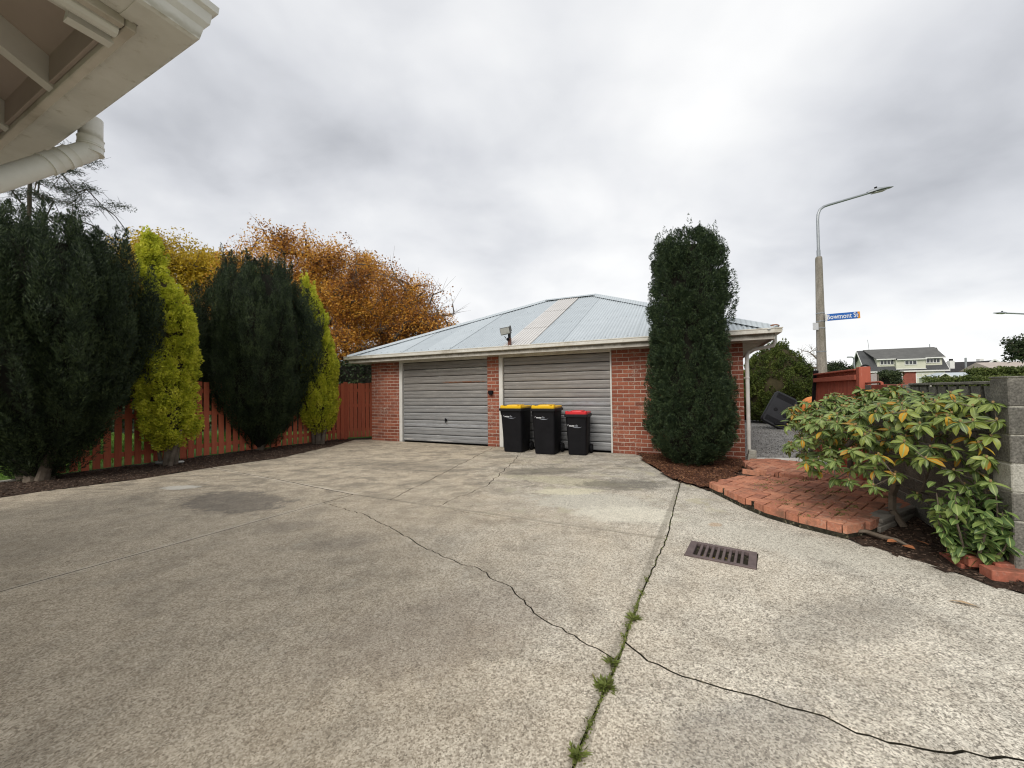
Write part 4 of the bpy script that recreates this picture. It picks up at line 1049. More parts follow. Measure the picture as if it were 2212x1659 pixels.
for t in (.08, .2, .33, .46, .52, .66, .78, .9):
    for _ in range(40):
        a, b = (1.0, 2.90), (.22, 1.46)
        P.append((a[0] + (b[0] - a[0]) * t + random.gauss(0, .008), a[1] + (b[1] - a[1]) * t + random.gauss(0, .016), random.uniform(0, .012)))
P = np.array(P); D = rng.normal(0, 1, P.shape); D[:, 2] = np.abs(D[:, 2])
tag(link('moss', quads_mesh('moss', leaves(P, D, .014, .006, .2, .1), M_WEED)), kind='stuff')
P = []
for _ in range(26):
    x = random.uniform(2.7, 4.3); y = random.uniform(3.7, 5.5)
    if pin(PATH, x, y):
        for _ in range(28): P.append((x + random.gauss(0, .05), y + random.gauss(0, .025), .12))
P = np.array(P); D = rng.normal(0, 1, P.shape); D[:, 2] = np.abs(D[:, 2])
tag(link('path_moss', quads_mesh('path_moss', leaves(P, D, .022, .007, .2, .1), M_WEED)), kind='stuff')
# timber sleeper, root, loose bricks
sp_ = thing('timber_sleeper', 'weathered grey split timber sleeper edging the brick path', 'timber', (3.36, 3.70, 0), math.atan2(.62, 1.15))
for k, (z0, z1, dy) in enumerate(((-.05, .05, .0), (.052, .075, .006), (.077, .115, -.004))):
    m = MB(); m.bbox((.02 * k, -.08 + dy, z0), (1.4 - .03 * k, .07 + dy, z1), .006); part('plank', m, M_WOODG, sp_)
rt = MB(); rt.tube([(2.98, 3.62, .06), (3.07, 3.55, .05), (3.16, 3.52, .055), (3.22, 3.44, .04), (3.26, 3.34, .045), (3.29, 3.22, .02)], [.012, .016, .017, .018, .015, .006], 8)
tag(link('root', rt.mesh('root', M_BARKG, True)), 'bare grey root lying along the driveway edge below the brick path', 'root')
lbm = MB(); lbm.bbox((-.115, -.055, 0), (.115, .055, .076), .005); ME_L = lbm.mesh('brick', M_PAVER2)
for x, y, z, rz, rx, lab in ((3.40, 2.95, .03, 1.25, .03, 'dark red loose brick leaning out under the leafy shrub, beside the block pillar'),
                             (3.487, 2.86, .02, 1.25, -.03, 'red loose brick set hard against the block pillar'),
                             (3.425, 2.73, .0, -.30, .02, 'salmon coloured loose brick lying across the ends of two others'),
                             (3.40, 3.0, -.045, 1.25, 0, 'half buried brick under the dark red loose one')):
    o = link('loose_brick', ME_L, None, (x, y, z), (rx, 0, rz)); tag(o, lab, 'brick', 'loose bricks by the pillar')
lf = MB(); lf.T = Matrix.Translation((2.77, 2.43, .006)) @ Matrix.Rotation(rad(-38), 4, 'Z')
lf.add([(-.07, 0, 0), (-.02, -.018, .012), (.06, -.012, .008), (.075, .002, 0), (.0, .020, .010)], [(0, 1, 2, 3, 4)])
tag(link('dead_leaf', lf.mesh('dead_leaf', simple('tan_leaf', (.50, .36, .22), (.42, .30, .18), 10))), 'single tan leaf lying on the pale concrete', 'leaf')
for (x, y, lab) in ((3.22, 3.20, 'curled orange dead leaf on the soil near the concrete edge'), (3.42, 3.28, 'round brown dead leaf on the soil below the rhododendron'), (3.2, 3.32, 'reddish dead leaf beside the root')):
    m = MB(); m.T = Matrix.Translation((x, y, .04)) @ Matrix.Rotation(random.uniform(0, 6), 4, 'Z') @ Matrix.Rotation(.3, 4, 'X')
    m.add([(-.045, 0, 0), (-.01, -.022, .012), (.03, -.016, .01), (.045, 0, 0), (.02, .02, .012), (-.015, .022, .008)], [(0, 1, 2, 3, 4, 5)])
    tag(link('dead_leaf', m.mesh('dead_leaf', simple('orange_dead_leaf', (.42, .17, .07), (.30, .11, .05), 10))), lab, 'leaf', 'dead leaves on the soil bed')
def stone(loc, s_, mat, lab, sc=(1.5, 1, .5)):
    m = MB(); m.sphere((0, 0, 0), s_, 14, 8, sc)
    m.v = [tuple(Vector(q) * (1 + .12 * mnoise.noise(Vector(q) * 14))) for q in m.v]
    o = link('stone', m.mesh('stone', mat, True), None, loc, (0, 0, .5)); tag(o, lab, 'stone', 'stones at the foot of the golden conifer')
stone((-6.86, 7.68, .05), .10, simple('grey_stone', (.26, .27, .25), (.18, .19, .18), 14), 'flat grey green stone at the foot of the golden conifer')
stone((-6.66, 7.80, .03), .05, M_WHITE, 'small white stone beside the larger grey one')

# ------------------------------------------------------------------ block wall on the right (local x along the wall away from the camera, local y towards the street)
WA = math.atan2(.9068, .4216)
bw = thing('block_wall', 'grey concrete block wall with a pierced pot pattern along its top', 'wall', (3.54, 2.76, 0), WA)
# rotation by WA puts local y at (-.907,.42), towards the garden; so the street side is negative y
blk = MB(); blk.bbox((0, -.19, 0), (.39, 0, .185), .006); ME_BLK = blk.mesh('block', M_BLOCK)
blr = MB(); blr.bbox((0, -.19, 0), (.39, 0, .185), .006); ME_BLR = blr.mesh('block', M_REDPAINT)
blh = MB(); blh.bbox((0, -.19, 0), (.19, 0, .185), .006); ME_BLH = blh.mesh('block', M_BLOCK)
core = MB(); core.box((.0, -.18, -.05), (2.56, -.01, .995)); core.box((1.451, -.18, .995), (2.56, -.01, 1.375)); part('mortar', core, M_MORTAR if False else M_BLOCKP, bw)
for c in range(7):
    z = .01 + c * .1975; x = 0.0 if c % 2 == 0 else -.2
    end = 2.58
    while x < end - .02:
        if c >= 5 and x < 1.4: x += .4; continue
        x0_ = max(x, 0)
        if x0_ == 0 and x < 0: link('block', ME_BLH, bw, (0, 0, z))
        elif x + .39 > end + .01: link('block', ME_BLH, bw, (x, 0, z))
        else: link('block', ME_BLR if (c in (5, 6) and x < 2.2) else ME_BLK, bw, (x, random.uniform(-.003, .003), z))
        x += .4
UW = .157
pot = MB()
def potprism(mb, x, z0, z1, w0, w1, y0, y1):
    mb.add([(x - w0, y0, z0), (x + w0, y0, z0), (x + w0, y1, z0), (x - w0, y1, z0), (x - w1, y0, z1), (x + w1, y0, z1), (x + w1, y1, z1), (x - w1, y1, z1)],
           [(0, 3, 2, 1), (4, 5, 6, 7), (0, 1, 5, 4), (1, 2, 6, 5), (2, 3, 7, 6), (3, 0, 4, 7)])
potprism(pot, 0, 0, .150, .036, .060, -.14, -.01); ME_POT = pot.mesh('breeze_block', M_BLOCK)
pot2 = MB(); potprism(pot2, 0, 0, .165, .058, .034, -.14, -.01); ME_POT2 = pot2.mesh('breeze_block', M_BLOCK)
for k in range(9):
    link('breeze_block', ME_POT, bw, (.09 + k * UW, 0, 1.198)); link('breeze_block', ME_POT2, bw, (.09 + (k + .5) * UW, 0, 1.004))
    m = MB(); m.box((.09 + k * UW - .030, -.13, 1.348), (.09 + k * UW + .030, -.06, 1.3605)); 
for z in ((.990, 1.003), (1.170, 1.197), (1.361, 1.385)):
    m = MB(); m.bbox((.0, -.155, z[0]), (1.45, .002, z[1]), .004); part('course_slab', m, M_BLOCK, bw)
bk = MB()
for k in range(10): bk.box((.012 + k * UW - .012, -.15, 1.003), (.012 + k * UW + .012, -.135, 1.361))
part('web', bk, M_BLOCK, bw, stuff=True)
# pillar of stacked blocks
pl = thing('block_pillar', 'tall square pillar of stacked concrete blocks ending the pierced wall', 'pillar', (3.488, 2.735, 0), rad(-24.93))
for c in range(7):
    m = MB(); m.bbox((0, 0, c * .2 + .004), (.40, .19, c * .2 + .195), .006)
    o = part('block', m, M_BLOCKP if c in (3,) else M_BLOCK, pl)
    if c == 3: o['label'] = 'paler block with a worn white face'
m = MB(); m.box((.006, .006, -.1), (.394, .184, 1.405)); part('mortar', m, M_BLOCKP, pl)
m = MB(); m.bbox((-.004, -.004, 1.402), (.404, .194, 1.415), .004); part('cap', m, M_BLOCK, pl)
m = MB(); m.tube([(.01, .12, .98), (-.10, .12, .97)], .012, 8); part('rusty_bolt', m, M_IRON, pl)

# red gate standing open, leaning slightly
gp = Vector((3.50, 2.76)) + Vector((.4216, .9068)) * 2.60
gate = thing('timber_gate', 'sagging red timber gate of narrow boards hung on a post beside the block wall', 'gate', (gp.x, gp.y, 0), WA)
m = MB(); m.bbox((0, -.10, -.1), (.11, .02, 1.62), .006); part('post', m, M_GATE, gate)
NB = 25; GWD = 2.06
def gshear(mb):
    mb.v = [(x + .0, y + .28 * ((1.62 - z) / 1.6) * min(1, max(0, x - .1)), z) for x, y, z in mb.v]
for k in range(NB):
    x = .13 + (GWD - .13) * k / NB; w_ = (GWD - .13) / NB - .006
    z1 = 1.575 + random.uniform(-.004, .004); m = MB(); z0 = .12
    sh = .40 * (k / NB)
    m.add([(x + sh, -.03, z0), (x + w_ + sh, -.03, z0), (x + w_ + sh, -.01, z0), (x + sh, -.01, z0), (x, -.03, z1), (x + w_, -.03, z1), (x + w_, -.01, z1), (x, -.01, z1)],
          [(0, 3, 2, 1), (4, 5, 6, 7), (0, 1, 5, 4), (1, 2, 6, 5), (2, 3, 7, 6), (3, 0, 4, 7)])
    part('board', m, M_GATE, gate)
for z in (.3, 1.45):
    m = MB(); m.bbox((.11, -.008, z), (GWD + (.33 if z < 1 else .03), .035, z + .07), .004); part('rail', m, M_GATE, gate)
m = MB(); m.bbox((.11, -.045, 1.577), (GWD, .04, 1.60), .004); part('rail', m, M_GATE, gate)
m = MB(); m.add([(GWD + .41, -.04, .1), (GWD + .46, -.04, .1), (GWD + .46, .03, .1), (GWD + .41, .03, .1), (GWD, -.04, 1.66), (GWD + .05, -.04, 1.66), (GWD + .05, .03, 1.66), (GWD, .03, 1.66)], [(0, 3, 2, 1), (4, 5, 6, 7), (0, 1, 5, 4), (1, 2, 6, 5), (2, 3, 7, 6), (3, 0, 4, 7)]); part('stile', m, M_BLACKP, gate, label='dark end stile')
m = MB(); m.tube([(.06, -.05, 1.405), (-.42, -.05, 1.41), (-.47, -.05, 1.40), (-.48, -.05, 1.36)], .014, 8); part('latch_rod', m, M_GATE, gate)

# panel fence and clipped hedge across the way
pf = thing('panel_fence', 'pale weathered panel fence seen past the red gate', 'fence', (10.72, 12.0, 0), 0)
x = 0
for k, (w_, mt) in enumerate(((.10, M_WOODG), (.26, simple('pale_panel', (.42, .38, .36), (.33, .29, .27), 7, .9)), (.20, None), (.06, M_BARKG))):
    mt = mt or bpy.data.materials['pale_panel']
    m = MB(); m.bbox((x + .01, 0, .02), (x + w_ - .01, .04, 1.76 - .02 * (k == 3)), .004); part('panel', m, mt, pf); x += w_
for xx in (-.03, .1, .36, .56): m = MB(); m.bbox((xx - .02, .045, 0), (xx + .03, .10, 1.78), .004); part('post', m, M_WOODG, pf)

# ornament behind the gate post
for (x, y, zt, s_, lab) in ((6.02, 6.62, 1.668, .058, 'white round garden ornament with a black arched hood beside the gate post'), (7.78, 9.35, 1.72, .04, 'small white ornament with a black arched hood showing over the gate')):
    t = thing('garden_ornament', lab, 'ornament', (x, y, 0), rad(-40))
    m = MB(); m.tube([(0, .02, 0), (0, .02, zt - s_ * .3)], [.05, .03], 8); part('stake', m, M_BLACKP, t)
    m = MB(); m.sphere((0, 0, zt), s_ * .62, 12, 8, (1, .6, 1)); part('face', m, M_WHITE, t, True)
    m = MB(); m.tube([(s_ * math.cos(rad(a)) * 1.0, 0, zt + s_ * math.sin(rad(a))) for a in range(-15, 200, 12)], s_ * .22, 8); part('hood', m, M_BLACKP, t, True)

# ------------------------------------------------------------------ street lamp and sign
def pole_group(name, label, base, parts): pass
sl_ = thing('street_lamp', 'tall street lamp with a weathered concrete pole and grey steel outreach arm', 'street lamp', (10.37, 13.0, 0))
M_POLE = simple('weathered_concrete_pole', (.30, .275, .235), (.20, .18, .15), 9, .95, bs=.5, fine=.3, grime=(.17, .155, .12), stretch=(1, 1, .25))
m = MB(); m.tube([(0, 0, -.1), (.0, 0, 5.70), (0, 0, 5.75)], [.165, .098, .085], 8); part('pole', m, M_POLE, sl_)
m = MB(); m.tube([(0, 0, 5.72), (0, 0, 5.98)], .055, 12); part('collar', m, M_GALV, sl_)
m = MB(); m.tube([(0, 0, 5.9), (.0, 0, 7.0), (.02, 0, 7.2), (.09, 0, 7.36), (.22, 0, 7.46), (.40, 0, 7.52), (1.75, 0, 7.90)], [.045, .042, .042, .042, .042, .042, .036], 12)
part('outreach_arm', m, M_GALV, sl_, True)
def luminaire(parent, M_):
    h = MB(); h.T = M_
    sec = []
    for x, w_, t in ((0, .05, .05), (.12, .10, .085), (.35, .16, .10), (.6, .15, .06), (.86, .07, .03)):
        sec.append([(x, w_ * math.cos(rad(a)), .02 + t * (math.sin(rad(a)) if a < 180 else .25 * math.sin(rad(a)))) for a in range(0, 360, 30)])
    h.rings(sec); o = part('luminaire', h, M_GALV, parent, True)
    s_ = MB(); s_.T = M_; s_.tube([(.33, 0, .11), (.33, 0, .165)], .04, 10); part('photocell', s_, M_BLACKP, o)
    g_ = MB(); g_.T = M_; g_.box((.2, -.09, -.025), (.62, .09, -.012)); part('lens', g_, M_WHITE, o)
luminaire(sl_, Matrix.Translation((1.70, 0, 7.87)) @ Matrix.Rotation(rad(-13), 4, 'Y'))
for z in (3.83, 3.56, 3.33, 2.55):
    rr_ = .165 - .067 * z / 5.7 + .006
    m = MB(); m.tube([(0, 0, z), (0, 0, z + .025)], rr_, 12); part('band', m, M_GALV, sl_)
M_SIGNB = simple('blue_sign_face', (.012, .115, .43), (.010, .10, .40), 3, .4, spec=.5)
sg = thing('street_sign', 'blue street name sign reading Bowmont St with an orange arrow end', 'street sign', (10.385, 12.80, 3.55))
sg.rotation_euler = (0, rad(-4.2), rad(0))
m = MB(); m.bbox((.02, -.012, .0), (1.14, .012, .225), .004); bo = part('blade', m, M_SIGNB, sg)
m = MB(); m.box((.0, -.014, -.003), (.045, .014, .228)); part('edge', m, M_WHITE, sg)
m = MB(); m.prism([(1.045, .002), (1.138, .002), (1.138, .223), (1.045, .223), (1.10, .1125)], -.0155, -.0125, 'y'); part('arrow', m, simple('orange_sign_face', (.75, .30, .02), (.7, .27, .02), 3, .4), sg)
me = text_mesh('Bowmont St', .225, .001); me.materials.append(M_PRINT)
lt = link('lettering', me, sg, (.555, -.0145, .115), (math.pi / 2, 0, 0)); lt.scale = (.93, 1, 1)
s2 = thing('street_sign', 'pale back of a small street sign strapped to the lamp pole below the blue one', 'street sign', (10.36, 12.9, 3.28))
s2.rotation_euler = (0, 0, rad(0))
m = MB(); m.bbox((-.30, .02, .0), (-.12, .04, .24), .003); part('blade', m, simple('pale_sign_back', (.55, .56, .58), (.48, .49, .5), 5, .5), s2)
s3 = thing('street_lamp', 'distant thin street lamp rising beside the gable of the big house', 'street lamp', (52.87, 60.0, 0))
m = MB(); m.tube([(0, 0, 0), (0, 0, 5.7), (-.1, 0, 5.95), (-.35, 0, 6.02)], [.13, .10, .09, .09], 8); part('pole', m, M_GALV, s3); m = MB(); m.bbox((-1.0, -.15, 5.95), (-.3, .15, 6.12), .03); part('luminaire', m, M_GALV, s3)
s4 = thing('street_lamp', 'street lamp whose thin grey arm reaches into view over the pillar', 'street lamp', (35.4, 25.0, 0))
m = MB(); m.tube([(0, 0, 0), (0, 0, 5.2)], [.17, .12], 10); part('pole', m, M_POLE, s4)
m = MB(); m.tube([(0, 0, 5.2), (0, 0, 5.6), (-.15, 0, 5.80), (-.5, 0, 5.85), (-3.5, 0, 6.02)], .045, 10); part('outreach_arm', m, M_GALV, s4, True)
luminaire(s4, Matrix.Translation((-3.4, 0, 5.98)) @ Matrix.Rotation(math.pi, 4, 'Z') @ Matrix.Rotation(rad(-2), 4, 'Y'))

# ------------------------------------------------------------------ fallen basketball hoop and orange ball
bh = thing('basketball_hoop', 'fallen black portable basketball hoop lying with its base tipped up', 'basketball hoop', (8.7, 13.0, 0), rad(-12))
bm_ = MB()
bm_.T = Matrix.Translation((.18, 0, .62)) @ Matrix.Rotation(rad(-12), 4, 'X') @ Matrix.Rotation(rad(31), 4, 'Y')
def slabr(w, h, r, y, n=5):
    pts = []
    for cx, cz, a0 in ((w / 2 - r, -h / 2 + r, -90), (w / 2 - r, h / 2 - r, 0), (-w / 2 + r, h / 2 - r, 90), (-w / 2 + r, -h / 2 + r, 180)):
        for k in range(n + 1): a = rad(a0 + 90 * k / n); pts.append((cx + r * math.cos(a), y, cz + r * math.sin(a)))
    return pts
bm_.rings([slabr(.66, 1.10, .10, .10), slabr(.72, 1.16, .12, .04), slabr(.72, 1.16, .12, -.04), slabr(.67, 1.11, .10, -.09)])
bo = part('base', bm_, M_BLACKP2, bh, True)
for zz0 in (-.50, .34):
    for k in range(6):
        m = MB(); m.T = bm_.T; m.box((-.28, -.102, zz0 + k * .03), (.28, -.088, zz0 + k * .03 + .014)); part('base_rib', m, M_BLACKP, bo)
for (x, z) in ((-.12, -.05), (.2, -.12)):
    m = MB(); m.T = bm_.T; m.tube([(x, -.085, z), (x, -.10, z)], [.07, .055], 14); part('filler_cap', m, M_BLACKP, bo)
hc = Vector((.98, -.15, .52)); m = MB(); ring = [(hc.x + .30 * math.cos(rad(a)), hc.y - .12 * math.sin(rad(a)), hc.z + .38 * math.sin(rad(a))) for a in range(0, 361, 15)]
m.tube(ring, .012, 6); part('hoop', m, M_BLACKP2, bh, True)
m = MB(); M_NET = simple('grey_net', (.34, .35, .38), (.22, .23, .25), 5)
K = 12
lv = []
for j, (f_, off) in enumerate(((1., 0), (.82, .0), (.62, .1), (.42, .2), (.28, .3))):
    lv.append([Vector((hc.x - .02 * j + .30 * f_ * math.cos(2 * math.pi * (k + .5 * (j % 2)) / K), hc.y - .12 * j * .6 - .1 * f_ * math.sin(2 * math.pi * k / K), hc.z - .05 * j + .38 * f_ * math.sin(2 * math.pi * (k + .5 * (j % 2)) / K))) for k in range(K)])
for j in range(4):
    for k in range(K):
        m.tube([lv[j][k], lv[j + 1][k]], .008, 4, False); m.tube([lv[j][k], lv[j + 1][(k - 1 if j % 2 == 0 else k + 1) % K]], .008, 4, False)
part('net', m, M_NET, bh)
m = MB(); m.tube([(-.05, -.2, .20), (.95, -.3, .06), (1.6, -.2, .05)], .03, 8); part('pole', m, M_BLACKP, bh)
ob = thing('orange_ball', 'large ribbed orange plastic ball half hidden by rhododendron leaves', 'ball', (9.35, 11.9, 0), 0)
m = MB(); rr = []
for i in range(1, 14):
    t = math.pi * i / 14
    rr.append([((.62 * math.sin(t)) * (1 - .10 * abs(math.cos(4 * 2 * math.pi * k / 64)) ** 6) * math.cos(2 * math.pi * k / 64), (.62 * math.sin(t)) * (1 - .10 * abs(math.cos(4 * 2 * math.pi * k / 64)) ** 6) * math.sin(2 * math.pi * k / 64), -.42 * math.cos(t)) for k in range(64)])
m.T = Matrix.Translation((0, 0, .50)) @ Matrix.Rotation(rad(72), 4, 'Y'); m.rings(rr)
part('shell', m, simple('orange_plastic', (.62, .22, .055), (.50, .16, .04), 4, .5), ob, True)

# ------------------------------------------------------------------ foliage builders
def prof_fn(prof):
    zs = np.array([p[0] for p in prof]); rs = np.array([p[1] for p in prof])
    return lambda z: np.interp(z, zs, rs)
def tuft_points(ax0, axd, L, R, n, leafL, lean=.55):
    """leaves over one spindle-shaped tuft"""
    t = rng.beta(1.3, 1.2, n); a = rng.uniform(0, 2 * np.pi, n)
    s1 = unit(np.cross(axd, rng.normal(0, 1, 3))); s2 = np.cross(axd, s1)
    prof_ = np.clip(np.sin(np.pi * np.clip(t * .93 + .07, 0, 1)) ** .75, .05, 1) * R
    rr_ = prof_ * rng.uniform(.55, 1.08, n)
    rdir = np.cos(a)[:, None] * s1 + np.sin(a)[:, None] * s2
    P = ax0 + axd * (t * L)[:, None] + rdir * rr_[:, None]
    D = axd * (1 - lean) + rdir * lean + np.array([0, 0, .25])
    return P, D
def clipped_tree(name, label, cat, loc, prof, mat, corem, ntuft, tL, tR, nleaf, lL, lW, lean=.12, seed=1, sx=1., sy=1., off=None, core=.78, trunk=None, jit=.4, leaderk=0, group=None, outd=0., lumpy=1., lmax=.58):
    global rng
    rng = np.random.default_rng(seed); f = prof_fn(prof); z0 = prof[0][0]; z1 = prof[-1][0]
    t = thing(name, label, cat, loc, 0, group)
    offf = (lambda z: np.interp(z, [q[0] for q in off], [q[1] for q in off])) if off else (lambda z: 0.)
    zs = np.linspace(z0, z1, 60); ar = f(zs); cdf = np.cumsum(ar + .1 * ar.max()); cdf /= cdf[-1]
    Ps = []; Ds = []
    for k in range(ntuft):
        z = float(np.interp(rng.random(), cdf, zs)); a = rng.uniform(0, 2 * np.pi)
        Lk = tL * rng.uniform(.7, 1.35)
        ztip = min(z + Lk * .5, z1)
        lump = 1 + lumpy * (.07 * math.sin(5 * a + 1.7 * z + seed) + .06 * math.sin(11 * a + seed * 2 + z) + .05 * math.sin(3 * z + 2 * a))
        R = float(min(f(z), f(ztip) + .35 * Lk)) * rng.uniform(.80, 1.02) * lump - tR * .5
        R = max(R, 0.02)
        # direction: follow the outline upward, leaning out a little
        dr = float(f(min(z + .15, z1)) - f(max(z - .15, z0))) / .3
        dr = max(-.55, min(.75, dr)) * .7 + lean
        d = np.array([math.cos(a) * dr, math.sin(a) * dr, 1.0]) + rng.normal(0, .06, 3); d /= np.linalg.norm(d)
        c = np.array([math.cos(a) * R * sx + offf(z), math.sin(a) * R * sy, z]) - d * Lk * .5
        c[2] = max(c[2], z0 * .6)
        P, D = tuft_points(c, d, Lk, tR * rng.uniform(.7, 1.3), nleaf, lL)
        Ps.append(P); Ds.append(D + outd * np.array([math.cos(a), math.sin(a), 0]))
    for k in range(leaderk):
        a = rng.uniform(0, 2 * np.pi); r0 = f(z1 - .25) * rng.uniform(.2, 1.)
        d = unit(np.array([rng.normal(0, .07), rng.normal(0, .07), 1.]))
        P, D = tuft_points(np.array([math.cos(a) * r0 * sx + offf(z1), math.sin(a) * r0 * sy, z1 - .30]), d, rng.uniform(.30, lmax), .055, nleaf // 2, lL); Ps.append(P); Ds.append(D)
    P = np.concatenate(Ps); D = np.concatenate(Ds)
    V = leaves(P, D, lL, lW, jit, .15)
    o = link('foliage', quads_mesh('foliage', V, mat), t); o['kind'] = 'stuff'
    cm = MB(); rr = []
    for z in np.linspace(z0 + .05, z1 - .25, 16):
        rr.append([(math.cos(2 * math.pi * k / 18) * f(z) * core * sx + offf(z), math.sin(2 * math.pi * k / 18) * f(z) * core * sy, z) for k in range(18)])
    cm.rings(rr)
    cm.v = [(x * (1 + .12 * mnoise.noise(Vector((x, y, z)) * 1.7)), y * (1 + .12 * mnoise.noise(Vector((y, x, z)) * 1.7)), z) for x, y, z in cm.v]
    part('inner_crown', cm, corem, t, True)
    tm = MB()
    for (x0_, y0_, x1_, y1_, h_, r_) in (trunk or [(0, 0, 0, 0, z0 + .5, .09)]):
        tm.tube([(x0_, y0_, -.06), ((x0_ * 2 + x1_) / 3, (y0_ * 2 + y1_) / 3, h_ * .35), (x1_, y1_, h_)], [r_ * 1.25, r_, r_ * .7], 9)
    part('trunk', tm, M_BARK if trunk is None else M_BARKG, t, True)
    return t

# tall dark yew in front of the garage
clipped_tree('yew_tree', 'tall dark green columnar yew standing against the garage wall', 'yew', (3.16, 6.90, .0),
    [(.10, .32), (.25, .50), (.40, .64), (.65, .73), (1.0, .73), (1.35, .70), (1.8, .67), (2.4, .67), (3.0, .67), (3.4, .65), (3.75, .60), (3.95, .50), (4.08, .36)],
    M_YEWR, M_YEWCORE, 1250, .24, .085, 190, .040, .011, lean=.4, seed=11, core=.60, leaderk=34, lumpy=.55, lmax=.5, outd=.35, jit=.42,
    trunk=[(0, 0, .05, 0, .6, .08), (.15, -.1, .25, -.1, .5, .05), (-.15, .05, -.25, .1, .5, .05)])
# left yews
clipped_tree('yew_tree', 'very dark egg shaped yew between the two golden conifers', 'yew', (-6.32, 9.65, 0),
    [(.02, .24), (.3, .50), (.6, .78), (1.0, 1.06), (1.5, 1.26), (2.0, 1.35), (2.6, 1.38), (3.2, 1.36), (3.7, 1.22), (4.1, .97), (4.35, .75), (4.5, .45)],
    M_YEW, M_YEWCORE, 640, .85, .12, 380, .060, .012, lean=.12, seed=21, sy=.9, core=.66, jit=.22, lumpy=1.3, lmax=.8, leaderk=34, trunk=[(0, 0, 0, 0, .7, .13), (.1, -.05, .4, 0, .8, .06), (-.1, .0, -.4, .0, .8, .06)])
clipped_tree('yew_tree', 'huge near black multi stemmed yew beside the lawn under the eaves', 'yew', (-7.80, 6.42, 0),
    [(.02, .26), (.3, .46), (.6, .72), (1.0, .98), (1.5, 1.24), (2.0, 1.38), (2.6, 1.42), (3.1, 1.40), (3.5, 1.32), (3.85, 1.12), (4.05, .85)],
    M_YEW, M_YEWCORE, 740, .85, .12, 400, .058, .012, lean=.12, seed=31, sx=1.0, sy=.8, off=[(0, 0), (4, .05)], core=.66, jit=.22, lumpy=1.5, lmax=.8, leaderk=40, trunk=[(0, 0, 0, 0, .7, .15), (.15, -.1, .5, -.1, .9, .07), (-.15, -.05, -.5, -.1, .9, .07)])
clipped_tree('yew_tree', 'part of a dark yew rising at the very edge of the picture behind the eaves', 'yew', (-11.2, 8.0, 0),
    [(.3, .5), (1, 1.2), (2, 1.8), (3, 2.0), (4, 1.9), (4.7, 1.4), (5.1, .8)],
    M_YEW, M_YEWCORE, 520, .85, .15, 150, .08, .02, lean=.10, seed=33, core=.82, leaderk=16)
# golden conifers
clipped_tree('golden_conifer', 'broad yellow green conifer in front of the fence with bare stems at its foot', 'conifer', (-6.74, 7.62, 0),
    [(.42, .18), (.6, .34), (.8, .42), (1.2, .45), (1.6, .40), (2.0, .44), (2.4, .41), (2.8, .41), (3.2, .36), (3.4, .26), (3.6, .22), (4.0, .19), (4.3, .15), (4.5, .07)],
    M_GOLD, M_GOLDCORE, 700, .24, .10, 150, .050, .021, lean=.55, seed=41, off=[(0, 0), (2.6, .0), (3.4, -.08), (3.8, -.30), (4.6, -.40)], core=.55, leaderk=6, jit=.6, outd=.5, lumpy=2.8,
    trunk=[(0, 0, .05, 0, .8, .07), (.12, -.1, .3, -.05, .7, .035), (-.12, 0, -.28, 0, .8, .03), (.05, .1, .1, .2, .8, .04)])
clipped_tree('golden_conifer', 'narrow yellow green conifer tucked beside the egg shaped yew near the garage', 'conifer', (-5.30, 10.65, 0),
    [(.42, .25), (.6, .40), (.9, .50), (1.3, .54), (1.8, .52), (2.3, .46), (2.8, .40), (3.2, .35), (3.6, .29), (4.0, .22), (4.35, .13), (4.5, .06)],
    M_GOLD, M_GOLDCORE, 460, .34, .08, 110, .056, .022, lean=.25, seed=43, off=[(0, 0), (2.4, .0), (3.6, -.12), (4.6, -.34)], core=.58, leaderk=5, jit=.5, outd=.3,
    trunk=[(0, 0, 0, 0, .8, .08), (.12, -.05, .25, 0, .7, .05), (-.12, 0, -.2, 0, .7, .05)])
# side lobe of the broad golden conifer is part of its outline; dome conifer beyond the gravel
clipped_tree('conifer', 'rounded green conifer bush beyond the gravel yard', 'conifer', (10.45, 15.4, 0),
    [(.1, .9), (.5, 1.25), (1.0, 1.42), (1.5, 1.40), (1.9, 1.25), (2.3, 1.02), (2.65, .75), (2.9, .48), (3.1, .2)],
    M_THUJA, M_GOLDCORE, 620, .36, .14, 90, .085, .032, lean=.35, seed=51, core=.82, leaderk=10, jit=.6, outd=.4)
clipped_tree('ivy_bush', 'dark leafy bush squeezed between the conifer and the red gate', 'bush', (11.45, 14.55, 0),
    [(.05, .6), (.5, .75), (1.0, .75), (1.4, .62), (1.75, .3)], M_DKLEAF, M_YEWCORE, 220, .3, .13, 80, .09, .05, lean=.3, seed=53, jit=.9, leaderk=4)
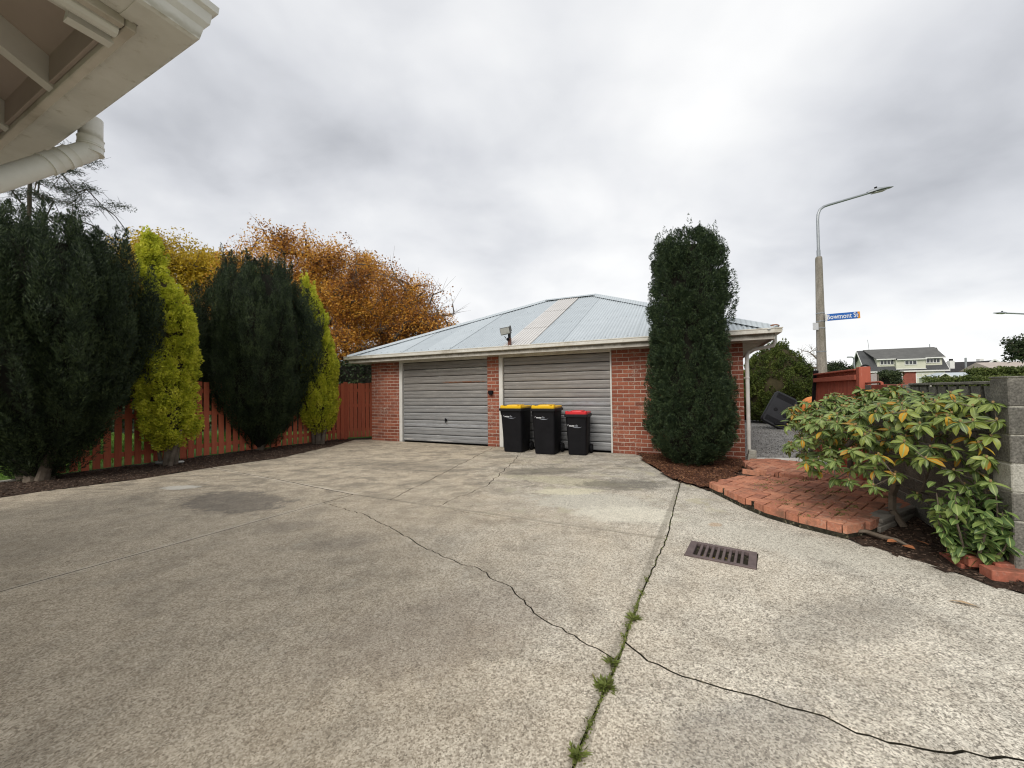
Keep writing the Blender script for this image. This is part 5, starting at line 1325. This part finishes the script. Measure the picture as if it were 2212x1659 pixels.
# hedges across the street
def box_hedge(name, label, loc, rot, w_, d_, h_, mat, n, lL, seed):
    global rng
    rng = np.random.default_rng(seed)
    t = thing(name, label, 'hedge', loc, rot)
    P = []; 
    for _ in range(n):
        k = random.random()
        x = random.uniform(-w_ / 2, w_ / 2); y = random.uniform(-d_ / 2, d_ / 2); z = random.uniform(0, h_)
        if k < .45: y = -d_ / 2
        elif k < .55: x = random.choice((-1, 1)) * w_ / 2
        elif k < .65: y = d_ / 2
        else: z = h_
        nz = .12 * mnoise.noise(Vector((x * .9 + seed, y, z * .9))) * min(h_, 2)
        P.append((x * (1 + nz * .2), y + nz, z + nz))
    P = np.array(P) + rng.normal(0, lL * .6, (n, 3)); D = rng.normal(0, 1, (n, 3)); D[:, 2] += .6
    o = link('foliage', quads_mesh('foliage', leaves(P, D, lL, lL * .55, .3, .2), mat), t); o['kind'] = 'stuff'
    m = MB(); m.box((-w_ / 2 + lL, -d_ / 2 + lL, -.05), (w_ / 2 - lL, d_ / 2 - lL, h_ - lL)); part('inner_hedge', m, M_YEWCORE, t)
    return t
box_hedge('hedge', 'small square clipped hedge beside the pale panels over the wall', (11.80, 12.2, 0), 0, .42, .5, 1.76, M_DKLEAF, 4200, .06, 3)
box_hedge('hedge', 'long low clipped hedge in front of the white porch windows', (46.0, 38.5, 0), rad(-20), 7.5, 1.2, 2.12, M_HEDGE, 6000, .2, 4)
box_hedge('hedge', 'rounded olive green hedge in front of the dark gabled house', (52.5, 42.0, 0), rad(-22), 4.0, 2.2, 3.0, M_HEDGE, 7000, .22, 5)
box_hedge('hedge', 'long dark hedge running out of view above the pillar', (60.0, 40.0, 0), rad(-25), 12., 2.0, 3.0, M_DKLEAF, 9000, .25, 6)
box_hedge('hedge', 'dark green hedge mass behind the fence near the garage', (-5.6, 15.6, 0), rad(5), 6.5, 2.0, 2.5, M_DKLEAF, 9000, .12, 7)
box_hedge('hedge', 'tall dark hedge at the back of the lawn', (-22, 19, 0), rad(-25), 22, 2.0, 3.4, M_DKLEAF, 12000, .2, 8)

def grow(name, label, cat, loc, targets, mat, leafn, leafL, leafW, spread, r0=.2, step=.35, twig=.4, ntwig=2, leafmask=None, seed=1, h0=1.2, lean=(0, 0), bark=None, group=None, droop=0., flat=1., rmin=.006, up=.3):
    """branches reach out to every target, twigs and leaves sit at the ends"""
    global rng
    rng = np.random.default_rng(seed); rnd = random.Random(seed)
    t = thing(name, label, cat, loc, 0, group); T = np.array(targets, float)
    nodes = [Vector((0, 0, -.1))]; par = [-1]
    k = max(2, int(h0 / step))
    for i in range(1, k + 1):
        nodes.append(Vector((lean[0] * i / k + rnd.gauss(0, .03), lean[1] * i / k + rnd.gauss(0, .03), h0 * i / k))); par.append(len(nodes) - 2)
    order = np.argsort(np.linalg.norm(T - np.array(nodes[-1]), axis=1)); tips = []
    arr = np.array([tuple(q) for q in nodes])
    for i in order:
        p = T[i]; cand = arr[min(k, len(arr) - 1):] if len(arr) > k else arr; b0 = len(arr) - len(cand)
        d = np.linalg.norm(cand - p, axis=1) + up * np.maximum(0, cand[:, 2] - p[2]) * 1.5
        j = int(np.argmin(d)) + b0; a = Vector(arr[j]); tgt = Vector(p); n = max(1, int((tgt - a).length / step)); prev = j
        for q in range(1, n + 1):
            f_ = q / n; w_ = a.lerp(tgt, f_) + Vector((rnd.gauss(0, .05), rnd.gauss(0, .05), rnd.gauss(0, .04) + .10 * math.sin(math.pi * f_) * (tgt - a).length * (1 - droop))) * (0 if q == n else 1) * min(1, step * 2.5)
            nodes.append(w_); par.append(prev); prev = len(nodes) - 1
        arr = np.array([tuple(q) for q in nodes]); tips.append((prev, i))
    w_ = [0.] * len(nodes)
    for tp, _ in tips: w_[tp] += 1
    for i in range(len(nodes) - 1, 0, -1): w_[par[i]] += w_[i]
    tot = max(w_[0], 1); R = [max(rmin, r0 * (x / tot) ** .45) for x in w_]
    mb = MB()
    for i in range(1, len(nodes)):
        ns = 8 if R[i] > .05 else (5 if R[i] > .02 else 3); j = par[i]
        mb.tube([nodes[j], nodes[i]], [R[j] if j and R[j] < R[i] * 1.6 else R[i] * 1.15, R[i]], ns, False)
    P = []; D = []
    for tp, i in tips:
        b = nodes[tp]; d0 = (b - nodes[par[tp]]).normalized()
        for _ in range(ntwig):
            d = (d0 + Vector((rnd.gauss(0, .6), rnd.gauss(0, .6), rnd.gauss(0, .5) * flat + .15))).normalized(); e = b + d * twig * rnd.uniform(.5, 1.2)
            mb.tube([b, (b + e) / 2 + Vector((0, 0, .02)), e], [rmin, rmin * .8, rmin * .4], 3, False)
        m = 1. if leafmask is None else leafmask(T[i])
        nn = int(leafn * m)
        if nn:
            q = rng.normal(0, 1, (nn, 3)); q = unit(q) * (np.minimum(np.linalg.norm(q, axis=1), 2.1) * spread * rng.uniform(.75, 1.0))[:, None]; q[:, 2] *= flat
            P.append(np.array(b)[None] + q); D.append(rng.normal(0, 1, (nn, 3)))
    bo_ = part('branches', mb, bark or M_BARK, t, True)
    if P:
        P = np.concatenate(P); D = np.concatenate(D); D[:, 2] *= .6
        o = link('foliage', quads_mesh('foliage', leaves(P, D, leafL, leafW, .3, .25), mat), t); o['kind'] = 'stuff'
    return t
def ell(n, c, r, seed, shell=.45):
    q = np.random.default_rng(seed); v = q.normal(0, 1, (n, 3)); v /= np.linalg.norm(v, axis=1, keepdims=True)
    rr_ = q.uniform(shell, 1, (n, 1)) ** .7; return np.array(c) + v * rr_ * np.array(r)
def cat(*a): return np.concatenate(a)
# big orange tree: canopy from several lobes
grow('autumn_tree', 'large spreading tree in brown and orange autumn leaf above the dark yews', 'tree', (-9.0, 17.5, 0),
    cat(ell(120, (-1.2, 0, 6.6), (2.3, 2.2, 2.2), 1), ell(90, (1.4, 0, 6.3), (2.2, 2.2, 1.7), 2), ell(70, (-2.6, 0, 5.2), (2., 1.8, 1.8), 3), ell(60, (.2, .3, 4.2), (3., 1.8, 1.6), 4)),
    M_ORANGE, 215, .095, .06, .35, r0=.32, seed=61, h0=1.5, twig=.7, ntwig=4, step=.4, leafmask=lambda p: .6 + .4 * (p[2] < 8.2))
grow('autumn_tree', 'rust orange tree leaning behind the garage corner with thin bare twigs', 'tree', (-5.9, 16.2, 0),
    cat(ell(110, (.2, 0, 5.3), (1.9, 1.8, 1.5), 5), ell(50, (1.6, 0, 4.1), (1.5, 1.3, 1.5), 6), ell(45, (-.6, 0, 3.4), (1.6, 1.3, 1.), 7), ell(40, (2.3, .2, 4.7), (1.2, 1., 1.4), 8)),
    M_ORANGE2, 200, .085, .052, .29, r0=.26, seed=62, h0=1.0, lean=(-.5, 0), twig=.75, ntwig=4, step=.35, leafmask=lambda p: max(.05, min(1, 1.5 - .45 * max(0, p[0]))) * (.5 if p[2] > 6.0 else 1), bark=M_BARKG)
grow('autumn_tree', 'small bright orange tree low behind the garage roof edge', 'tree', (-3.55, 15.6, 0),
    cat(ell(50, (-.3, 0, 3.6), (1.1, 1., .95), 9), ell(24, (.75, 0, 3.9), (.6, .7, .7), 10), ell(30, (.9, 0, 2.9), (1.2, .8, .8), 12)),
    M_ORANGE2, 130, .08, .05, .22, r0=.16, seed=63, h0=1.0, twig=.6, ntwig=4, step=.3, leafmask=lambda p: max(.08, min(1, 1.3 - .8 * max(0, p[0]))))
grow('autumn_tree', 'bright yellow leaved tree rising behind the broad golden conifer', 'tree', (-16.0, 18.5, 0),
    cat(ell(120, (-.2, 0, 6.9), (2.6, 2., 2.), 13), ell(50, (1.9, 0, 6.6), (1.5, 1.5, 1.5), 14), ell(50, (0, 0, 4.6), (2.4, 1.6, 1.4), 15)),
    M_YELLOW, 200, .11, .07, .36, r0=.28, seed=64, h0=1.6, twig=.6, ntwig=3, step=.45)
# cedar with flat sparse layers, far left
lay_ = []
q = np.random.default_rng(77)
for z in np.linspace(4, 15.5, 12):
    rad_ = 6.3 * (1 - ((z - 8) / 12) ** 2) * (1.0 if z < 12 else .7)
    a = q.uniform(0, 2 * np.pi, 26); r_q = rad_ * q.uniform(.35, 1, 26)
    lay_.append(np.column_stack([np.cos(a) * r_q, np.sin(a) * r_q, z + r_q * .10 + q.normal(0, .12, 26)]))
grow('cedar_tree', 'sparse dark cedar with flat branch layers showing above the big yew', 'tree', (-27.5, 22.0, 0), cat(*lay_), M_CEDAR, 170, .12, .032, .36, r0=.09, seed=65, h0=14.8, twig=.8, ntwig=4, step=.6, flat=.22, up=-.2, rmin=.012)
# far trees on the right
grow('tree', 'dark round topped tree in the distance beside the lamp pole', 'tree', (49.9, 60, 0), cat(ell(70, (.2, 0, 3.9), (1.9, 1.8, 1.3), 16), ell(30, (-1.1, 0, 3.6), (.8, .8, .8), 17)), M_DKLEAF, 90, .24, .15, .38, r0=.25, seed=66, h0=1.6, twig=.7, ntwig=3, step=.5)
grow('bare_tree', 'pale leafless twiggy tree behind the rounded conifer', 'tree', (19.1, 25.0, 0), cat(ell(60, (.0, 0, 2.9), (.85, .8, 1.1), 18)), M_DKLEAF, 4, .08, .04, .2, r0=.09, seed=67, h0=1.0, twig=.5, ntwig=6, step=.25, bark=M_BARKG, rmin=.008)
grow('tree', 'dark wind swept tree whose branches enter the view above the pillar', 'tree', (41.5, 30.0, 0), cat(ell(50, (-1.2, 0, 4.2), (1.6, 1.4, .9), 19), ell(40, (.6, 0, 4.4), (1.8, 1.6, 1.), 20), ell(10, (-2.2, 0, 3.7), (.9, .6, .4), 23)), M_DKLEAF, 60, .2, .11, .26, r0=.22, seed=68, h0=2.0, twig=.5, ntwig=3, step=.4)

# ------------------------------------------------------------------ rhododendron
def leafmesh(name, L, W, mat, rib, droop, nseg=4, fold=.25):
    mb = MB(); vs = []; 
    for i in range(nseg + 1):
        t = i / nseg; w_ = W * .5 * (math.sin(math.pi * min(1, (t * .86 + .07))) ** .7 if 0 < i < nseg else .06)
        x = L * t * math.cos(droop * t * .6); z = -L * t * math.sin(droop * t * .6) * .9
        c = .12 * w_ + .0006
        vs += [(x, -w_, z + fold * w_), (x, -c, z + .000), (x, c, z), (x, w_, z + fold * w_)]
    for i in range(nseg):
        a = 4 * i
        for k in range(3):
            mb.f.append((a + k, a + k + 4, a + k + 5, a + k + 1)); mb.mi.append(1 if k == 1 else 0)
    mb.v = vs
    me = bpy.data.meshes.new(name); me.from_pydata(mb.v, [], mb.f); me.materials.append(mat); me.materials.append(rib)
    me.polygons.foreach_set('material_index', mb.mi); me.polygons.foreach_set('use_smooth', [True] * len(mb.f)); me.update(); return me
M_RH = leafmat('rhododendron_leaf', [(.05, (.045, .075, .016)), (.38, (.110, .160, .032)), (.75, (.25, .31, .065)), (1., (.46, .47, .11))], 9, trans=.22, rough=.42, spec=.5, objr=True)
M_RHs = leafmat('rhododendron_leaf_mass', [(.05, (.045, .080, .016)), (.4, (.105, .160, .035)), (.75, (.19, .260, .065)), (1., (.29, .35, .10))], 2.5, trans=.22, rough=.45, spec=.5)
M_RIB = simple('pale_leaf_rib', (.27, .33, .11), (.21, .27, .085), 5, .5)
M_RHY = leafmat('yellowing_leaf', [(.1, (.42, .20, .03)), (.6, (.56, .32, .03)), (1., (.55, .42, .07))], 3, trans=.3, rough=.5, objr=True)
M_SH = leafmat('shrub_leaf', [(.05, (.055, .100, .030)), (.4, (.115, .19, .055)), (.75, (.20, .28, .075)), (1., (.32, .38, .11))], 2.2, trans=.25, rough=.45, spec=.45, objr=True)
ME_RL = [leafmesh('leaf', l_, w_, M_RH, M_RIB, d_, fold=f_) for l_, w_, d_, f_ in ((.092, .034, .3, .3), (.100, .038, .8, .1), (.088, .033, 1.4, .5))]
ME_RY = [leafmesh('leaf', .105, .046, M_RHY, M_RIB, d_) for d_ in (.6, 1.2)]
def mass_leaf(Pl, Ml, mes, mat):
    pass
rb = Vector((3.78, 3.72, 0)); rnd = random.Random(5)
# rosette positions as an open umbrella: local offsets from the base
ros = []
q = np.random.default_rng(12)
for _ in range(14000):
    if len(ros) >= 430: break
    a = q.uniform(0, 2 * np.pi); r = math.sqrt(q.random()); al = math.cos(a) * r * 1.22; ac = math.sin(a) * r * (.92 if math.sin(a) > 0 else .5)
    wx = 3.84 + .4216 * al - .9068 * ac; wy = 3.86 + .9068 * al + .4216 * ac
    ztop = 1.33 - .16 * r * r - .12 * max(0, ac) + .05 * math.sin(al * 5)
    z = ztop - abs(q.normal(0, .09)) - (q.random() < .42) * q.uniform(.10, .52) * (r > .3)
    p = np.array([wx - rb.x, wy - rb.y, z])
    if wx > 3.54 + .465 * (wy - 2.76) - .06: continue            # stay on the garden side of the wall
    if all(np.linalg.norm((p - o_) * np.array([1, 1, 1.2])) > .078 for o_ in ros): ros.append(p)
for p in ((-.80, -.25, .52), (-.72, -.18, .60), (-.62, -.30, .46), (-.52, -.12, .58), (-.30, -.35, .42), (-.95, .05, .62), (-.2, -.42, .30), (.02, -.38, .24), (-.88, .12, .80), (-.55, -.42, .62), (-1.02, .0, .86), (-1.05, .15, .98), (-.1, -.30, .70), (.15, -.28, .95), (-.35, -.33, .95)):
    ros.append(np.array(p))
rh = grow('rhododendron', 'spreading rhododendron with leaf rosettes and some yellow leaves over the brick path', 'shrub', tuple(rb), ros, M_RHs, 0, .1, .04, .05, r0=.031, step=.11, twig=.06, ntwig=0, seed=71, h0=.30, lean=(-.16, .10), bark=M_BARKG, rmin=.0035, up=.2)
cand = []
for p in ros:
    n_ax = Vector((p[0] * .35 + rnd.gauss(0, .15), p[1] * .35 - .25 + rnd.gauss(0, .15), 1)).normalized(); qt = n_ax.to_track_quat('Z', 'Y'); nl = rnd.randint(7, 12); ph = rnd.uniform(0, 6)
    for k in range(nl):
        a = ph + 2 * math.pi * k / nl + rnd.gauss(0, .12); el = rnd.uniform(-.25, .45) if k % 2 else rnd.uniform(-.6, .15)
        R_ = qt.to_matrix() @ Matrix.Rotation(a, 3, 'Z') @ Matrix.Rotation(-el, 3, 'Y') @ Matrix.Rotation(rnd.gauss(0, .25), 3, 'X')
        yel = rnd.random() < (.05 + .08 * (el < -.35))
        cand.append((Vector(p) + Vector((0, 0, rnd.uniform(-.012, .004))), R_, rnd.uniform(.68, 1.18), yel, rnd.randint(0, 2)))
    # bud in the middle of the whorl
def camd(c): v = rb + c[0] - Vector((0, 0, CAM_H)); return v.length - .35 * c[0].z
cand.sort(key=camd)
mm = MB(); mv = []; mf = []
for i, (p, R_, s_, yel, v_) in enumerate(cand):
    if i < 285:
        o = link('leaf', (ME_RY[v_ % 2] if yel else ME_RL[v_]), rh); o.matrix_local = Matrix.Translation(p) @ R_.to_4x4() @ Matrix.Scale(s_, 4)
        if yel: o['label'] = 'yellow leaf'
    else:
        src = ME_RL[v_]; b = len(mm.v)
        for q_ in src.vertices: mm.v.append(tuple(p + R_ @ (q_.co * s_)))
        for f_ in src.polygons: mm.f.append(tuple(b + k for k in f_.vertices)); mm.mi.append(2 if yel and f_.material_index == 0 else f_.material_index)
me = bpy.data.meshes.new('leaf_mass'); me.from_pydata(mm.v, [], mm.f)
for x in (M_RHs, M_RIB, M_RHY): me.materials.append(x)
me.polygons.foreach_set('material_index', mm.mi); me.polygons.foreach_set('use_smooth', [True] * len(mm.f))
o = link('leaf_mass', me, rh); o['kind'] = 'stuff'
mb_ = MB()
for p in ros: mb_.sphere(tuple(p + np.array([0, 0, .014])), .008, 6, 4, (1, 1, 1.5))
o = part('buds', mb_, simple('tan_leaf_bud', (.30, .20, .09), (.24, .17, .07), 5), rh, True, stuff=True)
# leafy shrub by the pillar
sb = Vector((3.42, 2.93, 0)); shr = thing('leafy_shrub', 'upright bright green leafy shrub against the block wall by the loose bricks', 'shrub', tuple(sb))
ME_SL = [leafmesh('leaf', .080, .042, M_SH, M_RIB, d_, fold=.35) for d_ in (.3, .8)]
stm = MB(); rnd = random.Random(9); nleaf_ = 0; spots_ = []
for k in range(34):
    a = rnd.uniform(0, 2 * math.pi); r = math.sqrt(rnd.random()) * .26; tip = Vector((math.cos(a) * r, math.sin(a) * r, rnd.uniform(.42, .92) * (1 - .6 * (r / .3) ** 2))); tip += Vector((.03 * tip.z, -.02 * tip.z, 0)); tip.x = min(tip.x, .06 + .465 * (tip.y + .1))
    b = Vector((math.cos(a) * .04, math.sin(a) * .04, 0)); mid = (b + tip) / 2 + Vector((math.cos(a) * .05, math.sin(a) * .05, .03)); stm.tube([b, mid, mid.lerp(tip, .7)], [.008, .006, .003], 5)
    for j in range(17):
        t_ = .18 + .82 * j / 16; p = b.lerp(mid, t_ * 2) if t_ < .5 else mid.lerp(tip, t_ * 2 - 1)
        spots_.append((p, rnd.uniform(0, 6.28), rnd.uniform(-.5, .5), rnd.uniform(.75, 1.25)))
part('stems', stm, M_BARKG, shr)
spots_.sort(key=lambda c: (sb + c[0] - Vector((0, 0, CAM_H))).length)
mm = MB()
for i, (p, a, el, s_) in enumerate(spots_):
    if (sb + p).x > 3.56 + .465 * ((sb + p).y - 2.76) - .03: continue
    Mx = Matrix.Translation(p) @ (Matrix.Rotation(a, 4, 'Z') @ Matrix.Rotation(-el + .25, 4, 'Y') @ Matrix.Rotation(rnd.gauss(0, .3), 4, 'X')) @ Matrix.Scale(s_, 4)
    if i < 285:
        o = link('leaf', ME_SL[i % 2], shr); o.matrix_local = Mx
    else:
        src = ME_SL[i % 2]; b = len(mm.v)
        for q_ in src.vertices: mm.v.append(tuple(Mx @ q_.co))
        for f_ in src.polygons: mm.f.append(tuple(b + k for k in f_.vertices)); mm.mi.append(f_.material_index)
me = bpy.data.meshes.new('leaf_mass'); me.from_pydata(mm.v, [], mm.f)
for x in (M_SH, M_RIB): me.materials.append(x)
me.polygons.foreach_set('material_index', mm.mi); me.polygons.foreach_set('use_smooth', [True] * len(mm.f))
o = link('leaf_mass', me, shr); o['kind'] = 'stuff'

# ------------------------------------------------------------------ houses across the street
def house_frame(L, R):
    u = Vector((R[0] - L[0], R[1] - L[1])); return math.atan2(u.y, u.x)
M_DKROOF = simple('dark_roof_shingle', (.085, .088, .090), (.055, .057, .060), 1.2, .85, bs=.3)
M_BLKROOF = simple('near_black_tiles', (.035, .033, .034), (.022, .021, .022), 1.2, .8)
M_WBOARD = simple('cream_weatherboard', (.60, .60, .49), (.52, .52, .43), .8, .7)
M_WTRIM = simple('white_trim', (.74, .74, .72), (.66, .66, .64), 2, .5)
M_GLASS = simple('dark_window_glass', (.03, .035, .04), (.018, .02, .025), 1, .08, spec=.8)
M_FBRICK = simple('far_red_brick', (.30, .095, .07), (.20, .06, .045), 2.5, .9, grime=(.15, .05, .04))
HR = house_frame((67.9, 76.0), (77.7, 71.5))
bhs = thing('house', 'two storey cream house with steep dark roof and a long dormer with three windows', 'house', (67.9, 76.0, 0), HR)
# local x along the ridge, local -y towards the camera
RZ, EZ, EW, LX = 8.37, 4.15, 3.8, 10.9
sl_m = (RZ - EZ) / EW
m = MB(); m.prism([(-EW + .2, 0), (EW - .2, 0), (EW - .2, EZ + .1), (0, RZ - .15), (-EW + .2, EZ + .02)], .25, LX - .25, 'x'); part('wall', m, M_WBOARD, bhs)
for s_ in (-1, 1):
    m = MB(); m.add([(-.3, s_ * EW, EZ), (LX + .3, s_ * EW, EZ), (LX + .3, 0, RZ), (-.3, 0, RZ), (-.3, s_ * EW, EZ + .12), (LX + .3, s_ * EW, EZ + .12), (LX + .3, 0, RZ + .12), (-.3, 0, RZ + .12)], [(0, 3, 2, 1), (4, 5, 6, 7), (0, 1, 5, 4), (1, 2, 6, 5), (2, 3, 7, 6), (3, 0, 4, 7)])
    part('roof', m, M_DKROOF, bhs)
    for x in (-.36, LX + .3):
        m = MB(); m.add([(x, s_ * EW, EZ - .2), (x + .06, s_ * EW, EZ - .2), (x + .06, 0, RZ - .2), (x, 0, RZ - .2), (x, s_ * EW, EZ + .14), (x + .06, s_ * EW, EZ + .14), (x + .06, 0, RZ + .14), (x, 0, RZ + .14)], [(0, 3, 2, 1), (4, 5, 6, 7), (0, 1, 5, 4), (1, 2, 6, 5), (2, 3, 7, 6), (3, 0, 4, 7)])
        part('bargeboard', m, M_WTRIM, bhs)
m = MB(); m.box((-.3, -EW - .12, EZ - .12), (LX + .3, -EW - .01, EZ + .10)); part('gutter', m, M_WTRIM, bhs)
# front wall below the eave: brick and white frames
m = MB(); m.box((.3, -EW + .30, 0), (6.9, -EW + .195, EZ - .02)); part('wall', m, M_FBRICK, bhs, label='red brick lower wall')
def window(root, x0, x1, z0, z1, y, n, rows=1, fw=.09, dep=.1):
    fo = None; f_ = MB()
    f_.box((x0 - fw, y - dep, z0 - fw), (x1 + fw, y - .005, z0)); f_.box((x0 - fw, y - dep, z1), (x1 + fw, y - .005, z1 + fw))
    for k in range(n + 1):
        x = x0 + (x1 - x0) * k / n; a = -fw if k == 0 else (0 if k == n else -fw * .5)
        f_.box((x + a, y - dep, z0), (x + a + fw, y - .006, z1))
    for r in range(1, rows):
        z = z0 + (z1 - z0) * .62; f_.box((x0, y - dep + .01, z - fw * .4), (x1, y - .007, z + fw * .4))
    wo = part('window', f_, M_WTRIM, root)
    for k in range(n):
        g_ = MB(); g_.box((x0 + (x1 - x0) * k / n, y - dep * .45, z0), (x0 + (x1 - x0) * (k + 1) / n, y - dep * .3, z1)); part('pane', g_, M_GLASS, wo)
    return wo
window(bhs, 3.85, 4.9, 2.3, 3.72, -EW + .19, 2, 2)
m = MB(); m.box((6.9, -EW + .6, 0), (10.6, -EW + .3, EZ - .05)); part('porch', m, M_GLASS, bhs)
window(bhs, 6.95, 9.4, 2.0, 3.62, -EW + .28, 3, 2, .12)
# dormer block
m = MB(); m.prism([(-3.0, 4.9), (-3.0, 6.42), (-1.0, 7.2), (-.5, 5)], 1.75, 10.6, 'x'); part('dormer', m, M_WBOARD, bhs)
m = MB(); m.prism([(-3.7, 4.55), (-3.7, 6.20), (-2.0, 6.6), (-2., 4.9)], 4.18, 8.15, 'x'); part('dormer_bay', m, M_WBOARD, bhs)
m = MB(); m.add([(1.5, -3.45, 6.42), (4.2, -3.45, 6.42), (4.2, -4.0, 6.24), (8.2, -4.0, 6.24), (8.2, -3.45, 6.42), (10.9, -3.45, 6.42), (10.9, .0, RZ + .13), (.6, .0, RZ + .13)], [(0, 1, 4, 5, 6, 7), (1, 2, 3, 4)])
m.v = m.v + [(x, y, z + .12) for x, y, z in m.v]; m.f += [(13, 12, 9, 8, 15, 14), (9, 10, 11, 12)]; m.mi += [0, 0]
part('dormer_roof', m, simple('grey_roof_shingle', (.125, .125, .12), (.09, .09, .088), 1.2, .85), bhs)
for (a, b, y, z) in ((1.5, 4.2, -3.47, 6.40), (4.2, 8.2, -4.02, 6.22), (8.2, 10.9, -3.47, 6.40)):
    m = MB(); m.box((a, y - .06, z - .04), (b, y, z + .14)); part('dormer_gutter', m, M_WTRIM, bhs)
for (a, b, y, z) in ((1.70, 4.15, -3.02, 4.93), (8.18, 10.65, -3.02, 4.93), (4.13, 8.2, -3.72, 4.55)):
    m = MB(); m.box((a, y - .05, z - .05), (b, y, z + .08)); part('sill_board', m, M_WTRIM, bhs)
window(bhs, 2.2, 4.05, 5.55, 6.32, -3.0, 4); window(bhs, 5.40, 6.90, 5.38, 6.0, -3.7, 3); window(bhs, 8.55, 10.25, 5.62, 6.32, -3.0, 4)
m = MB(); m.tube([(1.8, .5, 8.2), (1.6, .5, 10.6)], .035, 6); part('aerial', m, M_GALV, bhs); m = MB(); m.tube([(10.5, .5, 7.6), (10.5, .5, 9.2)], .06, 6); part('flue', m, M_GALV, bhs)
m = MB(); m.prism([(.9, 4.4), (2.6, 4.4), (2.6, 5.2), (1.8, 6.3), (.9, 5.2)], .18, .24, 'x'); part('gable_board', m, M_WBOARD, bhs)

h2 = thing('house', 'low dark roofed house with a white trimmed gable and white chimney', 'house', (89.5, 81.5, 0), rad(-12))
m = MB(); m.box((.5, .3, 0), (11.5, 7, 4.35)); part('wall', m, M_FBRICK, h2)
m = MB(); m.add([(-1.2, -.6, 4.3), (12, -.6, 4.3), (12, 8, 4.3), (-1.2, 8, 4.3), (0.2, 3.7, 7.6), (1.6, 3.7, 6.5), (11, 3.7, 6.6)], [(0, 1, 6, 5), (0, 5, 4), (1, 2, 6), (2, 3, 4, 5, 6), (3, 0, 4)]); part('roof', m, M_BLKROOF, h2)
m = MB(); m.prism([(5.2, 3.9), (11.6, 3.9), (8.3, 6.5)], -1.4, 3.5, 'y'); part('gable', m, M_BLKROOF, h2)
for (a, b) in (((4.6, 4.0), (8.3, 6.75)), ((12.2, 4.0), (8.3, 6.75))):
    m = MB(); m.prism([a, b, (b[0], b[1] - .32), (a[0], a[1] - .32)], -1.6, -1.45, 'y'); part('bargeboard', m, M_WTRIM, h2)
window(h2, 6.6, 9.9, 4.0, 4.9, -1.42, 4)
m = MB(); m.box((2.6, .8, 4.8), (3.4, 1.5, 6.7)); part('chimney', m, M_WTRIM, h2); m = MB(); m.tube([(3.0, 1.1, 6.7), (3.0, 1.1, 7.1)], .3, 8); part('chimney_pot', m, M_BLKROOF, h2)
m = MB(); m.tube([(4.7, .0, 4.2), (4.7, .0, 7.2)], .17, 8); part('flue', m, M_GALV, h2)
m = MB(); m.box((9.6, 3.2, 6.3), (10.3, 4, 7.1)); part('chimney', m, M_WTRIM, h2)
h3 = thing('cottage', 'small garage cottage with pale blue iron roof and white gable behind the hedge', 'cottage', (66.2, 60.5, 0), rad(-14))
m = MB(); m.box((.2, .2, 0), (5.4, 4, 2.75)); part('wall', m, M_WBOARD, h3)
m = MB(); m.add([(-.1, 0, 2.72), (.9, -.1, 3.42), (1.9, 0, 2.72), (6.6, 0, 2.72), (6.6, 1.5, 3.5), (.9, 1.5, 3.5), (-.1, 4, 2.72), (6.6, 4, 2.72)], [(1, 2, 3, 4, 5), (0, 1, 5, 6), (5, 4, 7, 6)]); part('roof', m, M_ROOF, h3)
for a, b in (((-.2, 2.66), (.9, 3.44)), ((2.0, 2.66), (.9, 3.44))):
    m = MB(); m.prism([a, b, (b[0], b[1] - .14), (a[0], a[1] - .14)], -.2, -.13, 'y'); part('bargeboard', m, M_WTRIM, h3)
m = MB(); m.box((1.9, -.1, 2.6), (6.6, -.02, 2.74)); part('gutter', m, M_WTRIM, h3)
window(h3, 2.3, 3.1, 1.9, 2.5, .19, 2)
h4 = thing('house', 'distant house with a long pale grey roof at the right end of the skyline', 'house', (76.5, 61.5, 0), rad(-15))
m = MB(); m.box((.2, .3, 0), (11, 6, 3.9)); part('wall', m, M_FBRICK, h4); m = MB(); m.prism([(-.4, 3.85), (6.4, 3.85), (3, 5.2)], -.3, 11.5, 'x'); part('roof', m, simple('pale_far_roof', (.42, .36, .32), (.34, .30, .27), 1.5, .8), h4)
# red shed roof and dark corrugated fence behind the gravel
sh_ = thing('shed', 'bright red roofed shed glimpsed behind the downpipe', 'shed', (10.6, 18.2, 0), rad(-10))
m = MB(); m.box((0, 0, 0), (3.2, 2.5, 1.35)); part('wall', m, M_BLACKP2, sh_)
m = MB(); m.prism([(-.2, 1.30), (2.8, 2.35), (2.8, 2.3), (-.2, 1.24)], -.1, 3.4, 'x'); part('roof', m, simple('bright_red_iron', (.62, .035, .02), (.52, .03, .02), 4, .5), sh_)
bf = thing('board_fence', 'dark grey board fence at the back of the gravel yard', 'fence', (8.3, 16.6, 0), rad(-6))
x = 0
for k in range(16):
    m = MB(); m.bbox((x, 0, .02), (x + .14, .02, 1.28), .003); part('board', m, M_BLACKP2, bf); x += .148
for z in (.12, .95): m = MB(); m.bbox((0, -.045, z), (x, -.003, z + .09), .004); part('rail', m, M_BLACKP2, bf)
